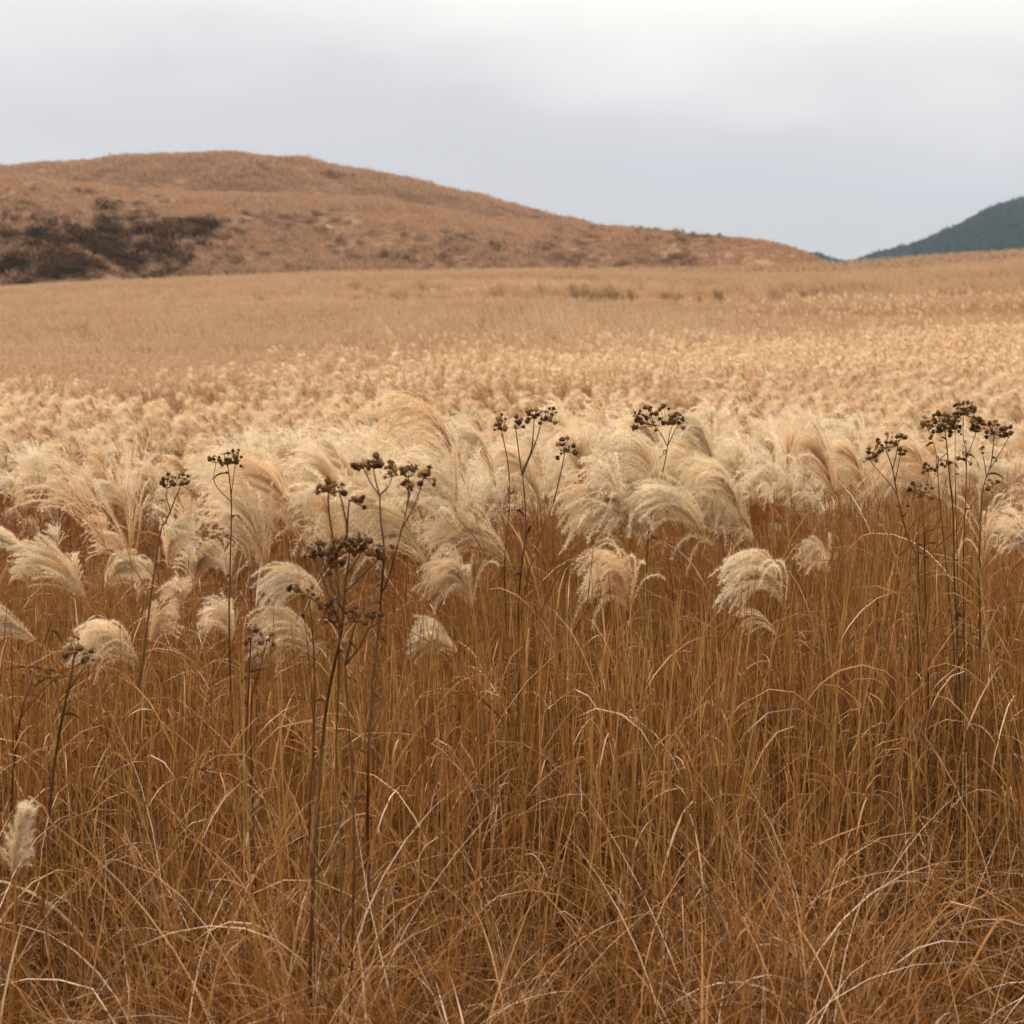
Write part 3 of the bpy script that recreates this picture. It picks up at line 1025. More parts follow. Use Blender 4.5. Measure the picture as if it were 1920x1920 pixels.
# the dark thicket in the hollow, and scattered scrub
PP, SS = [], []
blobs = [(265, 400, 34, 24, 14), (330, 440, 75, 26, 70), (180, 450, 70, 35, 60), (120, 495, 130, 34, 130), (250, 490, 90, 40, 90), (390, 470, 34, 16, 10),
         (15, 505, 50, 26, 40), (80, 450, 70, 30, 22), (40, 400, 60, 30, 10), (640, 331, 22, 4, 5), (960, 470, 60, 10, 10)]
for cx, cy, rx, ry, k in blobs:
    for _ in range(k):
        h = ray_hit(cx + r.normal() * rx * 0.55, cy + r.normal() * ry * 0.55, hill_z, 160, 560)
        if h is not None:
            PP.append(h)
            SS.append((1.5 + 2.0 * r.random()) * (1.0 if k > 18 else 0.6) * (h[1] / 220))
n = len(PP)
SS = np.array(SS)
pk = 8 + r.integers(0, 5, n)
extra = []
for cx, cy, rx, ry, k in blobs[:8]:
    for _ in range(k):
        h = ray_hit(cx + r.normal() * rx * 1.0, cy + r.normal() * ry * 1.0, hill_z, 160, 560)
        if h is not None:
            extra.append(h)
PP = PP + extra
SS = np.concatenate([SS, 0.9 + 1.2 * r.random(len(extra))])
pk = np.concatenate([pk, 18 + r.integers(0, 4, len(extra))])
n = len(PP)
scatter('thicket', hill_coll, np.array(PP) - np.array([0, 0, 0.3]), np.stack([np.zeros(n), np.zeros(n), r.random(n) * 6.28], 1),
        np.stack([SS, SS, SS * (0.7 + 0.4 * r.random(n))], 1), pk, 'dark brownish green thicket in the hollow at the foot of the brown hill', 'thicket')

dry = [bush_mesh('dry_bush_%d' % i, 880 + i, 360, M_DRYSHRUB, 0.15, 0.9)[0] for i in range(3)]


def split_bush(i):
    gg = dry[i]
    a, b = Geo(), Geo()
    nv = len(gg.V[0])
    a.add(gg.V[0], quads=gg.Q[0], v=gg.A[0])
    b.add(gg.V[1], quads=gg.Q[1] - nv, v=gg.A[1])
    return a.mesh('bush_crown', [M_DRYSHRUB]), b.mesh('bush_branches', [M_WSTEM])


dry = [split_bush(i) for i in range(3)]
bspots = [(20, 485, 26, 'pale dry bush at the left edge of the dark thicket'), (170, 505, 20, 'dry bush at the foot of the thicket, third from its left end'),
          (118, 512, 16, 'low dry bush at the foot of the thicket, second from its left end'), (285, 474, 26, 'reddish dry bush standing in the middle of the dark thicket'),
          (262, 436, 16, 'small dry bush between the two darkest patches of the thicket'), (330, 500, 24, 'dry bush below the right end of the dark thicket'),
          (372, 508, 18, 'dry bush at the lower right corner of the dark thicket, just above the field'), (75, 425, 24, 'dry bush above the left end of the dark thicket'),
          (140, 395, 20, 'dry bush upslope of the thicket, left of its dark upper tip'), (230, 512, 18, 'low dry bush at the foot of the thicket, below the reddish one')]
for i, (px, py, sz, lab) in enumerate(bspots):
    h = ray_hit(px, py + sz * 0.5, hill_z, 160, 560)
    if h is None:
        continue
    s = sz * h[1] / FPX * 1.15
    root = new_obj('dry_bush', None, None, h - np.array([0, 0, 0.15]))
    root.scale = (s, s, s * 0.9)
    root.rotation_euler = (0, 0, i * 1.3)
    tag(root, lab, 'bush', 'dry bushes around the thicket')
    new_obj('crown', dry[i % 3][0], root)
    new_obj('branches', dry[i % 3][1], root)

ny = 7000
x = 150 + 900 * r.random(ny * 3)
y = 1150 + 420 * r.random(ny * 3) ** 0.7
qx, qy = px_of(np.stack([x, y, mount_z(x, y)], 1))
ok = (qx > 1400) & (qx < 2050) & (qy < 500)
x, y = x[ok][:ny], y[ok][:ny]
n = len(x)
s = 4 + 3.5 * r.random(n)
scatter('forest', hill_coll, np.stack([x, y, mount_z(x, y) - 1.0], 1), np.stack([np.zeros(n), np.zeros(n), r.random(n) * 6.28], 1), s, 13 + r.integers(0, 5, n),
        'dark blue green forest covering the distant mountain', 'forest')

# ------------------------------------------------------------------ silver grass one can count
def hgt(x, y):
    return float(field_z(np.array([x]), np.array([y]))[0])


def stem_geo(geo, base, top, axis, r0=0.0028, r1=0.0016):
    """A stem from the ground to the foot of the plume, arriving along the plume's axis."""
    h = np.linalg.norm(top - base)
    axis = nrm(np.array(axis, float))
    pts = [base, base + (top - base) * 0.3 + np.array([0.01, 0, 0.02]), top - axis * h * 0.32 + (base - top) * 0.04, top - axis * h * 0.1, top]
    return polytube(geo, pts, r0, r1, 4, v=0.42, sub=3)


def stem_leaves(geo, r, SPts, SD, n, lo=0.1, hi=0.7):
    k = (len(SPts) * (lo + (hi - lo) * r.random(n))).astype(int)
    az = r.random(n) * 6.283
    d0 = nrm(SD[k] + 0.4 * np.stack([np.cos(az), np.sin(az), np.zeros(n)], 1))
    L = 0.25 + 0.35 * r.random(n)
    P, D = curves(SPts[k], d0, L, 7, lambda u, d: (DOWN * 2.2 * (0.2 + u) + r.normal(0, 0.2, (n, 3))) / 7)
    ribbon(geo, P, D, 0.005 + 0.004 * r.random(n), nrm(np.cross(D[:, 0], DOWN)), r.normal(0, 1.5, n), np.clip(r.normal(0.5, 0.25, n), 0, 1))


# px, py of the plume's foot, length in px, lean of the axis (degrees, + to the left), bend, droop, spread, distance, options, label
HEROES = [
    (215, 1062, 205, 32, 0.9, 0.9, 0.42, 5.0, 'open', 'large loose plume at far left with separate curling strands blown left'),
    (248, 1082, 205, 2, 0.15, 0.9, 0.42, 5.1, 'open', 'tall upright loose plume standing beside the large curling one at far left'),
    (82, 1068, 110, 62, 0.5, 0.5, 0.20, 4.9, '', 'plume cut by the left edge, lying almost level, upper of two'),
    (172, 1142, 130, 34, 0.8, 0.8, 0.36, 4.9, '', 'bushy plume leaning left below the large curling plume'),
    (196, 1112, 72, -30, -0.9, 1.6, 0.40, 5.2, '', 'small ragged plume drooping right, tucked behind the bushy left plume'),
    (314, 1074, 84, -8, -0.7, 1.2, 0.26, 5.1, '', 'small plume tilting right, topmost of the scattered small ones'),
    (366, 1106, 74, -6, -0.9, 1.5, 0.32, 5.1, '', 'small plume bent right above the round tuft'),
    (340, 1150, 62, 6, 0.3, 1.6, 0.42, 4.9, 'tight', 'small round plume tuft below two small bent plumes'),
    (283, 1210, 74, -14, -0.6, 1.1, 0.34, 4.8, 'tight', 'small pointed plume leaning right, beside the round drooping one'),
    (438, 1206, 86, 20, 0.8, 1.8, 0.40, 4.8, 'tight', 'small round plume just left of the small seed stalk'),
    (82, 1216, 112, 58, 0.6, 0.9, 0.26, 4.7, '', 'plume cut by the left edge, lying almost level, lower of two'),
    (262, 1252, 132, 40, 1.0, 1.8, 0.42, 4.6, 'tight', 'broad drooping plume right of the low dark seed stalk at left'),
    (22, 1645, 108, -9, -0.35, 0.5, 0.62, 2.9, 'narrow', 'upright fluffy plume low at the left edge, close to the camera'),
    (578, 1034, 205, 22, 1.4, 1.7, 0.34, 5.2, '', 'big domed plume arching left, left of the tall branching seed stalk'),
    (502, 1094, 150, 12, 0.7, 1.0, 0.40, 5.1, '', 'vase shaped plume in front of the big domed plume'),
    (690, 985, 160, 20, 1.1, 1.5, 0.36, 5.7, '', 'white plume behind the upper pods of the branching seed stalk'),
    (655, 1012, 150, 14, 0.8, 1.3, 0.36, 5.5, '', 'white plume directly behind the left pods of the branching seed stalk'),
    (618, 1142, 118, 42, 1.2, 1.6, 0.36, 5.0, '', 'plume drooping left behind the lower left pods of the branching seed stalk'),
    (598, 1240, 150, 36, 1.3, 1.8, 0.44, 4.9, 'tight', 'wide soft plume hanging between the small seed stalk and the tall branching one'),
    (884, 944, 205, 20, 1.3, 1.7, 0.26, 5.3, 'fine', 'tall combed plume with a long slanting stem at the middle of the bank'),
    (936, 940, 140, 14, 1.0, 1.3, 0.24, 5.5, 'fine', 'narrow plume touching the right side of the tall combed plume'),
    (870, 1000, 150, 26, 1.1, 1.6, 0.32, 5.4, '', 'plume arching left under the tall combed plume'),
    (812, 1082, 170, 30, 1.3, 1.6, 0.34, 5.2, '', 'plume drooping left right of the tall branching seed stalk'),
    (884, 1150, 130, 16, 0.8, 1.9, 0.36, 5.1, 'tight', 'ragged plume hanging low left of the bare stalk gap'),
    (866, 1236, 104, 48, 1.0, 1.5, 0.42, 4.9, 'tight', 'lowest fluffy plume under the middle of the bank'),
    (962, 1072, 150, 40, 1.2, 1.5, 0.40, 5.4, '', 'plume flopping left in front of the stem of the tall seed stalk'),
    (1018, 962, 140, 24, 1.2, 1.5, 0.40, 5.8, '', 'soft plume between the two stems of the tall central seed stalk'),
    (1090, 975, 130, 0, 0.2, 0.9, 0.26, 5.7, 'tight', 'pale pointed plume right of the tall central seed stalk'),
    (1246, 874, 96, 18, 1.2, 1.6, 0.34, 5.9, 'tight', 'small domed plume right below the flat dark seed head'),
    (1337, 884, 108, 8, 1.5, 2.0, 0.36, 5.7, 'tight', 'tall domed plume on a thin stem right of the flat dark seed head'),
    (1250, 956, 145, 18, 1.3, 1.6, 0.38, 5.5, '', 'large plume fanning left at the heart of the right hand bank'),
    (1332, 954, 130, 16, 1.2, 1.4, 0.34, 5.6, 'fine', 'brownish combed plume below the tall domed plume'),
    (1150, 902, 120, 14, 0.8, 1.2, 0.44, 5.8, 'open', 'loose airy plume left of the right hand bank'),
    (1216, 1010, 150, 48, 1.2, 1.5, 0.36, 5.4, '', 'plume streaming left over the dark gap in the right hand bank'),
    (1328, 1036, 150, 24, 1.4, 1.6, 0.38, 5.3, '', 'plume arching left at the bottom of the right hand bank'),
    (1396, 1000, 140, 16, 1.3, 1.9, 0.34, 5.4, '', 'plume hanging left from a long dark stem in the right hand bank'),
    (1422, 948, 110, 14, 1.0, 1.2, 0.42, 5.6, 'open', 'fanned plume right of the brownish combed plume'),
    (1472, 930, 110, -4, 0.2, 1.0, 0.34, 5.6, 'open', 'upright vase shaped plume on a straight stem at right of the bank'),
    (1566, 942, 130, 14, 1.2, 1.6, 0.34, 5.9, '', 'domed plume right of the upright vase shaped plume'),
    (1626, 944, 120, 14, 1.1, 1.5, 0.36, 6.1, '', 'plume just left of the small slanting seed stalk'),
    (1182, 1152, 150, 12, 0.9, 2.2, 0.44, 4.9, 'tight', 'fluffy oval plume alone below the left side of the right hand bank'),
    (1474, 1146, 160, 18, 1.6, 2.0, 0.46, 4.8, 'tight', 'large fluffy plume alone low at right with curled underside'),
    (1462, 1206, 80, 30, 1.8, 1.6, 0.14, 4.8, 'thin', 'thin arched plume under the large fluffy lone plume'),
    (1552, 1082, 64, 16, 1.2, 2.2, 0.40, 5.3, 'tight', 'small round plume half hidden among stalks right of the large fluffy one'),
    (1846, 1072, 120, 0, -0.9, 1.5, 0.44, 5.2, 'open', 'ragged curly plume under the tallest seed stalk at right'),
    (1765, 960, 150, 20, 1.3, 1.8, 0.36, 5.9, '', 'round white plume behind the stems of the tallest seed stalk'),
    (1926, 1068, 90, 10, 0.6, 1.4, 0.40, 5.3, '', 'plume cut by the right edge below the tallest seed stalk'),
]
made = 0
for i, (px, py, lpx, lean, bend, droop, spread, D, opt, lab) in enumerate(HEROES):
    r = np.random.default_rng(1000 + i)
    top = at(px, py, D)
    L = lpx * D / FPX * 1.45
    bend, droop = bend * (0.45 + 0.35 * r.random()), droop * (0.9 + 0.5 * r.random())
    spread *= 1.15
    lean *= 0.8
    if py < 1000:
        L, droop = L * 1.04, droop * 1.2
    elif py > 1100 and opt == 'tight':
        L *= 0.84
    la = R(lean)
    axis = nrm(np.array([-math.sin(la), r.normal(0, 0.12), math.cos(la)]))
    wind = np.array([-1.0, r.normal(0, 0.2), 0.0])
    gx = top[0] + (0.10 + 0.22 * r.random()) * (1 if lean >= 0 else -0.6) + 0.10 * math.sin(la)
    gy = D + r.normal(0, 0.05)
    base = np.array([gx, gy, hgt(gx, gy)])
    root = new_obj('silver_grass_plant', None, None, base)
    tag(root, lab, 'silver grass', 'plumes standing at the front of the field')
    g = Geo()
    SPts, SD = stem_geo(g, np.zeros(3), top - base, axis)
    new_obj('stem', g.mesh('stem', [M_STALK]), root)
    g = Geo()
    kw = dict(nrac=58, hairs=9, step=0.0075, K=12, hwid=0.0014, hlen=0.013, hair_from=0.12)
    if opt == 'open':
        kw = dict(nrac=26, hairs=9, K=14, curl=0.35, hwid=0.0010, hlen=0.009)
    elif opt == 'fine':
        kw = dict(nrac=48, hairs=6, K=14, hair_from=0.24, hwid=0.0014, hlen=0.0105)
    elif opt == 'tight':
        kw = dict(nrac=58, hairs=9, step=0.0075, K=12, hlen=0.013, hwid=0.0015)
    elif opt == 'thin':
        kw = dict(nrac=8, hairs=9, K=14, hwid=0.0010, hlen=0.009)
    elif opt == 'narrow':
        kw = dict(nrac=130, hairs=16, step=0.006, hwid=0.0007, hlen=0.010, ax=0.80, rl=0.28, vofs=-0.2)
    plume_geo(g, r, L, axis, wind, bend=bend, droop=droop, spread=spread, origin=top - base, **kw)
    new_obj('plume', g.mesh('plume', [M_HAIR, M_RACEME]), root)
    g = Geo()
    stem_leaves(g, r, SPts, SD, 3)
    new_obj('leaves', g.mesh('leaves', [M_LEAF]), root)
    made += 1

# the rest of the bank: copies that share a few meshes
protos = []
for i in range(20):
    r = np.random.default_rng(1200 + i)
    la = R(-4 + 30 * r.random())
    axis = nrm(np.array([-math.sin(la), r.normal(0, 0.12), math.cos(la)]))
    g = Geo()
    SPts, SD = stem_geo(g, np.array([0, 0, -1.35]), np.array([-0.2, 0, 0.0]), axis)
    stem_me = g.mesh('stem', [M_STALK])
    g = Geo()
    stem_leaves(g, r, SPts, SD, 3)
    leaf_me = g.mesh('leaves', [M_LEAF])
    g = Geo()
    plume_geo(g, r, 0.33, axis, np.array([-1.0, r.normal(0, 0.3), 0]), hair_from=0.22, nrac=34, hairs=6, step=0.0085, hwid=0.0024, hlen=0.0135, K=12,
              bend=0.1 + 0.8 * r.random(), droop=0.9 + 1.9 * r.random(), spread=0.28 + 0.32 * r.random(), curl=0.3 * (i % 4 == 0), ax=0.4 + 0.25 * r.random(), vofs=r.normal(0, 0.12), origin=(-0.2, 0, 0))
    protos.append((stem_me, g.mesh('plume', [M_HAIR, M_RACEME]), leaf_me))

r = np.random.default_rng(77)
MARKS = [(60, 'near the left edge'), (180, 'behind the curling plume'), (330, 'behind the left flat headed stalk'), (430, 'behind the three headed stalk'),
         (540, 'behind the big domed plume'), (650, 'behind the branching stalk'), (780, 'behind the slim forked stalk'), (880, 'behind the tall combed plume'),
         (980, 'behind the central stalk'), (1090, 'behind the pale pointed plume'), (1160, 'behind the loose airy plume'), (1240, 'behind the broad seed head'), (1335, 'behind the tall domed plume'),
         (1420, 'behind the fanned plume'), (1480, 'behind the upright plume'), (1565, 'beside the right domed plume'), (1660, 'behind the slanting stalk'),
         (1780, 'behind the right tallest stalk'), (1865, 'behind the curving stalk'), (1940, 'at the right edge')]
ORD = ['leftmost', 'second from left', 'third from left', 'fourth from left', 'fifth from left', 'sixth from left', 'seventh from left', 'eighth from left', 'ninth from left', 'tenth from left', 'eleventh from left', 'twelfth from left', 'thirteenth from left', 'fourteenth from left', 'fifteenth from left', 'sixteenth from left', 'seventeenth from left', 'eighteenth from left']
# px range, py range of the plume's foot, distance range, how many, look, group
ZONES = [
    ((400, 1080), (915, 1000), (5.9, 7.6), 34, 'cream plume crowded in the bank', 'plumes crowded in the left half of the bank'),
    ((420, 930), (985, 1085), (5.3, 5.9), 20, 'white plume at the front of the bank', 'plumes at the front edge of the bank'),
    ((10, 430), (1000, 1150), (5.2, 6.2), 10, 'small low plume', 'small low plumes at left'),
    ((1110, 1440), (960, 1050), (5.3, 5.9), 14, 'white plume at the front of the bank', 'plumes at the front edge of the bank'),
    ((1080, 1640), (900, 985), (5.9, 7.6), 32, 'cream plume crowded in the bank', 'plumes crowded in the right half of the bank'),
    ((-60, 420), (915, 965), (8.2, 9.6), 32, 'small plume edging the field', 'first plumes of the field at left'),
    ((400, 1500), (880, 935), (7.8, 9.6), 44, 'small plume edging the field', 'first plumes of the field behind the bank'),
    ((1480, 1990), (890, 955), (7.8, 9.6), 46, 'small plume edging the field', 'first plumes of the field at right'),
]
spots = []
for (x0, x1), (y0, y1), (d0, d1), n, look, grp in ZONES:
    for k in range(n):
        D = d0 + (d1 - d0) * r.random()
        px = x0 + (x1 - x0) * (k + r.random()) / n
        py = y0 + (y1 - y0) * r.random() - (max(D - 5.9, 0) * 30 if D < 7.7 else 0)
        mark = min(MARKS, key=lambda m: abs(m[0] - px))[1]
        spots.append([px, py, D, look, mark, grp])
spots.sort(key=lambda q: q[0])
count = {}
for px, py, D, look, mark, grp in spots:
    k = count.get((look, mark), 0)
    count[(look, mark)] = k + 1
    top = at(px, py, D)
    pr = protos[r.integers(0, 20)]
    gz = hgt(top[0], D)
    s = (0.62 + 0.62 * r.random()) * (1.05 if D < 7.7 else 0.85)
    if look == 'small low plume':
        s *= 0.6
    h = top[2] - gz
    root = new_obj('silver_grass_plant', None, None, (top[0] + 0.2 * s, D, gz))
    root.rotation_euler = (0, 0, r.normal(0, 0.4))
    tag(root, '%s %s, %s' % (look, mark, ORD[min(k, 17)]), 'silver grass', grp)
    for nm, me in zip(('stem', 'plume', 'leaves'), pr):
        o = new_obj(nm, me, root, (0, 0, h))
        o.scale = (s, s, h / 1.35 if nm != 'plume' else s)
    made += 1

# ------------------------------------------------------------------ dark seed stalks
def pod_mesh(name, seed, flat):
    r = np.random.default_rng(seed)
    g = Geo()
    nu, nv = 8, 5
    V = []
    for j in range(nv + 1):
        t = math.pi * j / nv
        rad = math.sin(t) * (1 + 0.10 * math.cos(t))
        for i in range(nu):
            a = 2 * math.pi * i / nu
            q = 1 + 0.13 * math.cos(3 * a + seed) + r.normal(0, 0.11)
            V.append((rad * math.cos(a) * q, rad * math.sin(a) * q, -math.cos(t) * flat + (0.12 * math.cos(a * 4) if j == nv - 1 else 0)))
    q = [(j * nu + i, j * nu + (i + 1) % nu, (j + 1) * nu + (i + 1) % nu, (j + 1) * nu + i) for j in range(nv) for i in range(nu)]
    g.add(V, quads=q, v=np.repeat(r.random(), len(V)))
    # dried calyx points round the mouth
    for i in range(5):
        a = i * 1.257
        c, s = math.cos(a), math.sin(a)
        g.add([(0.45 * c - 0.2 * s, 0.45 * s + 0.2 * c, flat * 0.85), (0.45 * c + 0.2 * s, 0.45 * s - 0.2 * c, flat * 0.85), (0.75 * c, 0.75 * s, flat * 0.85 + 0.55)], tris=[(0, 1, 2)], v=0.2)
    return g.mesh(name, [M_POD])


PODS = [pod_mesh('seed_pod', i, (0.85, 0.7, 1.0, 0.6)[i % 4]) for i in range(6)]


def weed(label, D, stems, branches, rs=0.0055, pod=5.0, seed=0, ground=True):
    """stems: lists of photo points from the top down (the first one reaches the ground); branches: (points from the fork to the tip,
    box of the seed head in the photo, number of pods)."""
    r = np.random.default_rng(3000 + seed)
    low = at(stems[0][-1][0], stems[0][-1][1], D)
    gx = low[0] + (low[0] - at(*stems[0][-2], D)[0]) * 0.15
    base = np.array([gx, D, hgt(gx, D)])
    root = new_obj('seed_stalk', None, None, base)
    tag(root, label, 'seed stalk', 'dark dry seed stalks')
    yj = {}

    def pt(p):
        # a depth of its own for every spot of the plant, so that it spreads in all directions
        y = D + 0.16 * vn2(p[0] * 0.012 + seed * 3.1, p[1] * 0.006 + 4)
        return at(p[0], p[1], y) - base
    for i, s in enumerate(stems):
        pts = [pt(p) for p in s]
        if low[2] - base[2] > 0.02 and ground:
            q = pts[-1].copy()
            b = np.array([0.03 * (i > 0) * r.normal() + (0.5 * (q[0]) if i else 0), 0.03 * (i > 0) * r.normal(), -0.02])
            if q[2] > 0.25:
                pts.append(q * 0.5 + b * 0.5 + np.array([0.01, 0, 0]))
            pts.append(b)
        pts = pts[::-1]
        g = Geo()
        k = 1.0 if i == 0 else 0.55
        SPt, SDd = polytube(g, pts, rs * k, rs * 0.42 * k, 6, v=0.2 + 0.3 * r.random(), sub=4)
        new_obj('stem', g.mesh('stem', [M_WSTEM]), root)
        for q in range(4):
            # a withered leaf hanging where it once grew
            kk = int(len(SPt) * (0.30 + 0.62 * r.random()))
            kk = min(kk, len(SPt) - 2)
            a_ = r.random() * 6.283
            lg = Geo()
            LP, LD = curves(SPt[kk:kk + 1], nrm(SDd[kk] * 0.7 + np.array([math.cos(a_), math.sin(a_), 0]))[None], np.array([0.035 + 0.05 * r.random()]), 6,
                            lambda u, d: DOWN * 0.42 * (0.3 + u) + r.normal(0, 0.2, (1, 3)))
            ribbon(lg, LP, LD, np.array([0.006 + 0.005 * r.random()]), nrm(r.normal(size=(1, 3))), np.array([r.normal() * 2.5]), np.array([0.3 + 0.5 * r.random()]))
            new_obj('withered_leaf', lg.mesh('withered_leaf', [M_WSTEM]), root)
    for pts, box, n in branches:
        g = Geo()
        P3 = [pt(p) for p in pts]
        v = 0.2 + 0.3 * r.random()
        if len(P3) > 1:
            polytube(g, P3, rs * 0.46, rs * 0.30, 5, v=v)
        tip = P3[-1]
        x0, y0, x1, y1 = box
        spots = []
        n = int(round(n * 1.3))
        for k in range(n):
            for _ in range(14):
                qx, qy = x0 + (x1 - x0) * r.random(), y0 + (y1 - y0) * r.random()
                if all((qx - a) ** 2 + (qy - b) ** 2 > (pod * 1.25) ** 2 for a, b in spots):
                    break
            spots.append((qx, qy + 0.55 * (y1 - y0) * (2 * (qx - x0) / (x1 - x0) - 1) ** 2 - 0.15 * (y1 - y0)))
        pods = []
        w = (x1 - x0) * D / FPX * 0.5
        for qx, qy in spots:
            p = at(qx, qy, D + tip[1] + r.normal(0, 0.45) * w) - base
            mid = (tip + p) / 2 + np.array([(p - tip)[0] * 0.2, (p - tip)[1] * 0.2, -abs(p[2] - tip[2]) * 0.15])
            polytube(g, [tip, mid, p], rs * 0.22, rs * 0.16, 4, v=v, sub=3)
            pods.append((p, nrm(p - mid)))
        # dried bracts and chaff caught in the head
        if n:
            m_ = n * 9
            c = np.array([p for p, d in pods])[r.integers(0, n, m_)] + r.normal(0, pod * D / FPX * 0.75, (m_, 3))
            e1, e2 = nrm(r.normal(size=(m_, 3))), nrm(r.normal(size=(m_, 3)))
            sz = (pod * D / FPX * (0.4 + 0.7 * r.random(m_)))[:, None]
            g.add(np.stack([c - e1 * sz * 0.5, c + e2 * sz * 0.35, c + e1 * sz], 1), tris=np.arange(m_ * 3).reshape(-1, 3), v=np.repeat(0.15 + 0.6 * r.random(m_), 3))
        b = new_obj('branch', g.mesh('branch', [M_WSTEM]), root)
        for p, d in pods:
            o = new_obj('seed_pod', PODS[r.integers(0, 6)], b, p)
            s = pod * D / FPX * (0.5 + 0.68 * r.random())
            o.scale = (s * (0.75 + 0.6 * r.random()), s, s * (0.6 + 0.6 * r.random()))
            dd = Vector((d[0] + r.normal(0, 0.3), d[1] + r.normal(0, 0.3), d[2] + 0.4))
            o.rotation_euler = dd.to_track_quat('Z', 'Y').to_euler()


weed('tallest dark branching seed stalk left of centre, its stem reaching the bottom of the picture', 3.35,
     [[(650, 1075), (647, 1100), (641, 1180), (628, 1240), (613, 1320), (600, 1440), (590, 1590), (583, 1760), (583, 1895)],
      [(625, 1014), (632, 1090), (636, 1180), (634, 1297), (630, 1447), (640, 1650)],
      [(647, 1247), (652, 1330), (660, 1440), (664, 1600)]],
     [([(641, 1180), (624, 1137), (605, 1085), (587, 1043)], (570, 1026, 592, 1044), 6),
      ([(645, 1150), (620, 1095), (603, 1043)], (594, 1012, 616, 1042), 6),
      ([(638, 1120), (632, 1085), (631, 1048)], (616, 1018, 644, 1062), 11),
      ([(650, 1075), (654, 1050), (656, 1036)], (642, 1010, 668, 1036), 7),
      ([(650, 1078), (664, 1058), (678, 1034)], (664, 1004, 696, 1036), 9),
      ([(648, 1110), (680, 1078), (712, 1045)], (704, 1022, 724, 1048), 4),
      ([(647, 1247), (657, 1205), (668, 1166)], (644, 1140, 694, 1166), 8),
      ([(647, 1247), (672, 1215), (693, 1176)], (698, 1146, 716, 1164), 3),
      ([(636, 1180), (628, 1172), (618, 1160)], (604, 1128, 630, 1170), 6),
      ([(625, 1014), (617, 965), (615, 922)], (594, 904, 628, 924), 8),
      ([(630, 1040), (650, 1000), (643, 950), (636, 922)], (620, 906, 646, 922), 4),
      ([(650, 1012), (652, 970), (655, 938)], (662, 928, 684, 946), 4)], rs=0.0060, pod=6.6, seed=1)
weed('slim forked seed stalk with small clusters, just right of the tallest branching one', 3.55,
     [[(712, 929), (714, 977), (720, 1030), (715, 1110), (708, 1200), (697, 1300), (690, 1450), (690, 1600)]],
     [([(712, 929), (695, 905), (682, 878)], (662, 866, 684, 882), 4), ([(712, 929), (704, 900), (700, 876)], (690, 856, 716, 878), 7),
      ([(712, 929), (728, 912), (735, 894)], (722, 866, 744, 898), 6),
      ([(716, 1110), (728, 1085), (751, 1001), (764, 945), (766, 895)], (752, 872, 782, 888), 7),
      ([(764, 945), (768, 925), (762, 915)], (756, 900, 774, 916), 3),
      ([(754, 990), (778, 945), (795, 896)], (786, 874, 814, 900), 7)], rs=0.005, pod=6.0, seed=2)
weed('short seed stalk with two small clusters, left of the tallest branching one', 3.6,
     [[(580, 1128), (585, 1175), (590, 1262), (588, 1400), (580, 1550)], [(564, 1110), (573, 1180), (585, 1300), (588, 1400)]],
     [([(580, 1130), (582, 1120)], (572, 1104, 602, 1132), 5), ([(564, 1112), (562, 1106)], (540, 1096, 572, 1116), 5)], rs=0.0035, pod=6.0, seed=3)
weed('small low seed stalk beside the small round plume, left of the branching stalks', 3.7,
     [[(470, 1206), (468, 1260), (462, 1360), (460, 1450), (455, 1600)], [(500, 1205), (486, 1260), (470, 1350)]],
     [([(470, 1210), (469, 1196)], (460, 1170, 486, 1200), 4), ([(500, 1208), (500, 1200)], (482, 1186, 514, 1206), 4)], rs=0.0045, pod=6.0, seed=4)
weed('tall central seed stalk forking into clusters above the bank of plumes', 4.6,
     [[(979, 885), (984, 937), (986, 1003), (978, 1060), (972, 1142), (972, 1300), (970, 1450)],
      [(955, 900), (955, 960), (946, 1060), (950, 1200)], [(1038, 943), (1012, 1010), (990, 1080), (975, 1200)]],
     [([(955, 900), (951, 860), (940, 806)], (927, 780, 952, 806), 8), ([(979, 892), (973, 850), (967, 804)], (960, 782, 984, 800), 5),
      ([(979, 885), (996, 845), (1000, 810), (1002, 782)], (988, 764, 1010, 784), 8), ([(980, 890), (1004, 830), (1016, 788)], (1012, 760, 1042, 792), 10),
      ([(1038, 943), (1052, 885), (1059, 848)], (1044, 824, 1080, 850), 10)], rs=0.0052, pod=5.0, seed=5)
weed('seed stalk with one broad flat dark head above the right hand bank of plumes', 5.4,
     [[(1252, 835), (1246, 870), (1232, 930), (1215, 1010), (1210, 1200)]],
     [([(1252, 838), (1240, 815), (1228, 798)], (1186, 764, 1232, 798), 20), ([(1250, 845), (1256, 812), (1262, 796)], (1228, 760, 1266, 800), 14), ([(1252, 835), (1264, 810), (1272, 796)], (1254, 772, 1282, 800), 11)], rs=0.0045, pod=4.6, seed=6)
weed('slanting seed stalk with a small forked head, left of the tallest one at right', 5.0,
     [[(1663, 849), (1674, 881), (1684, 937), (1700, 1000), (1719, 1047), (1719, 1110), (1722, 1260)]],
     [([(1663, 850), (1661, 840)], (1642, 818, 1682, 848), 14), ([(1674, 880), (1681, 850), (1685, 826)], (1678, 814, 1698, 826), 5),
      ([(1678, 905), (1684, 875), (1689, 851)], (1685, 842, 1698, 852), 3), ([(1680, 925), (1669, 907), (1650, 886), (1629, 862)], (1618, 840, 1644, 864), 9)], rs=0.0045, pod=4.2, seed=7)
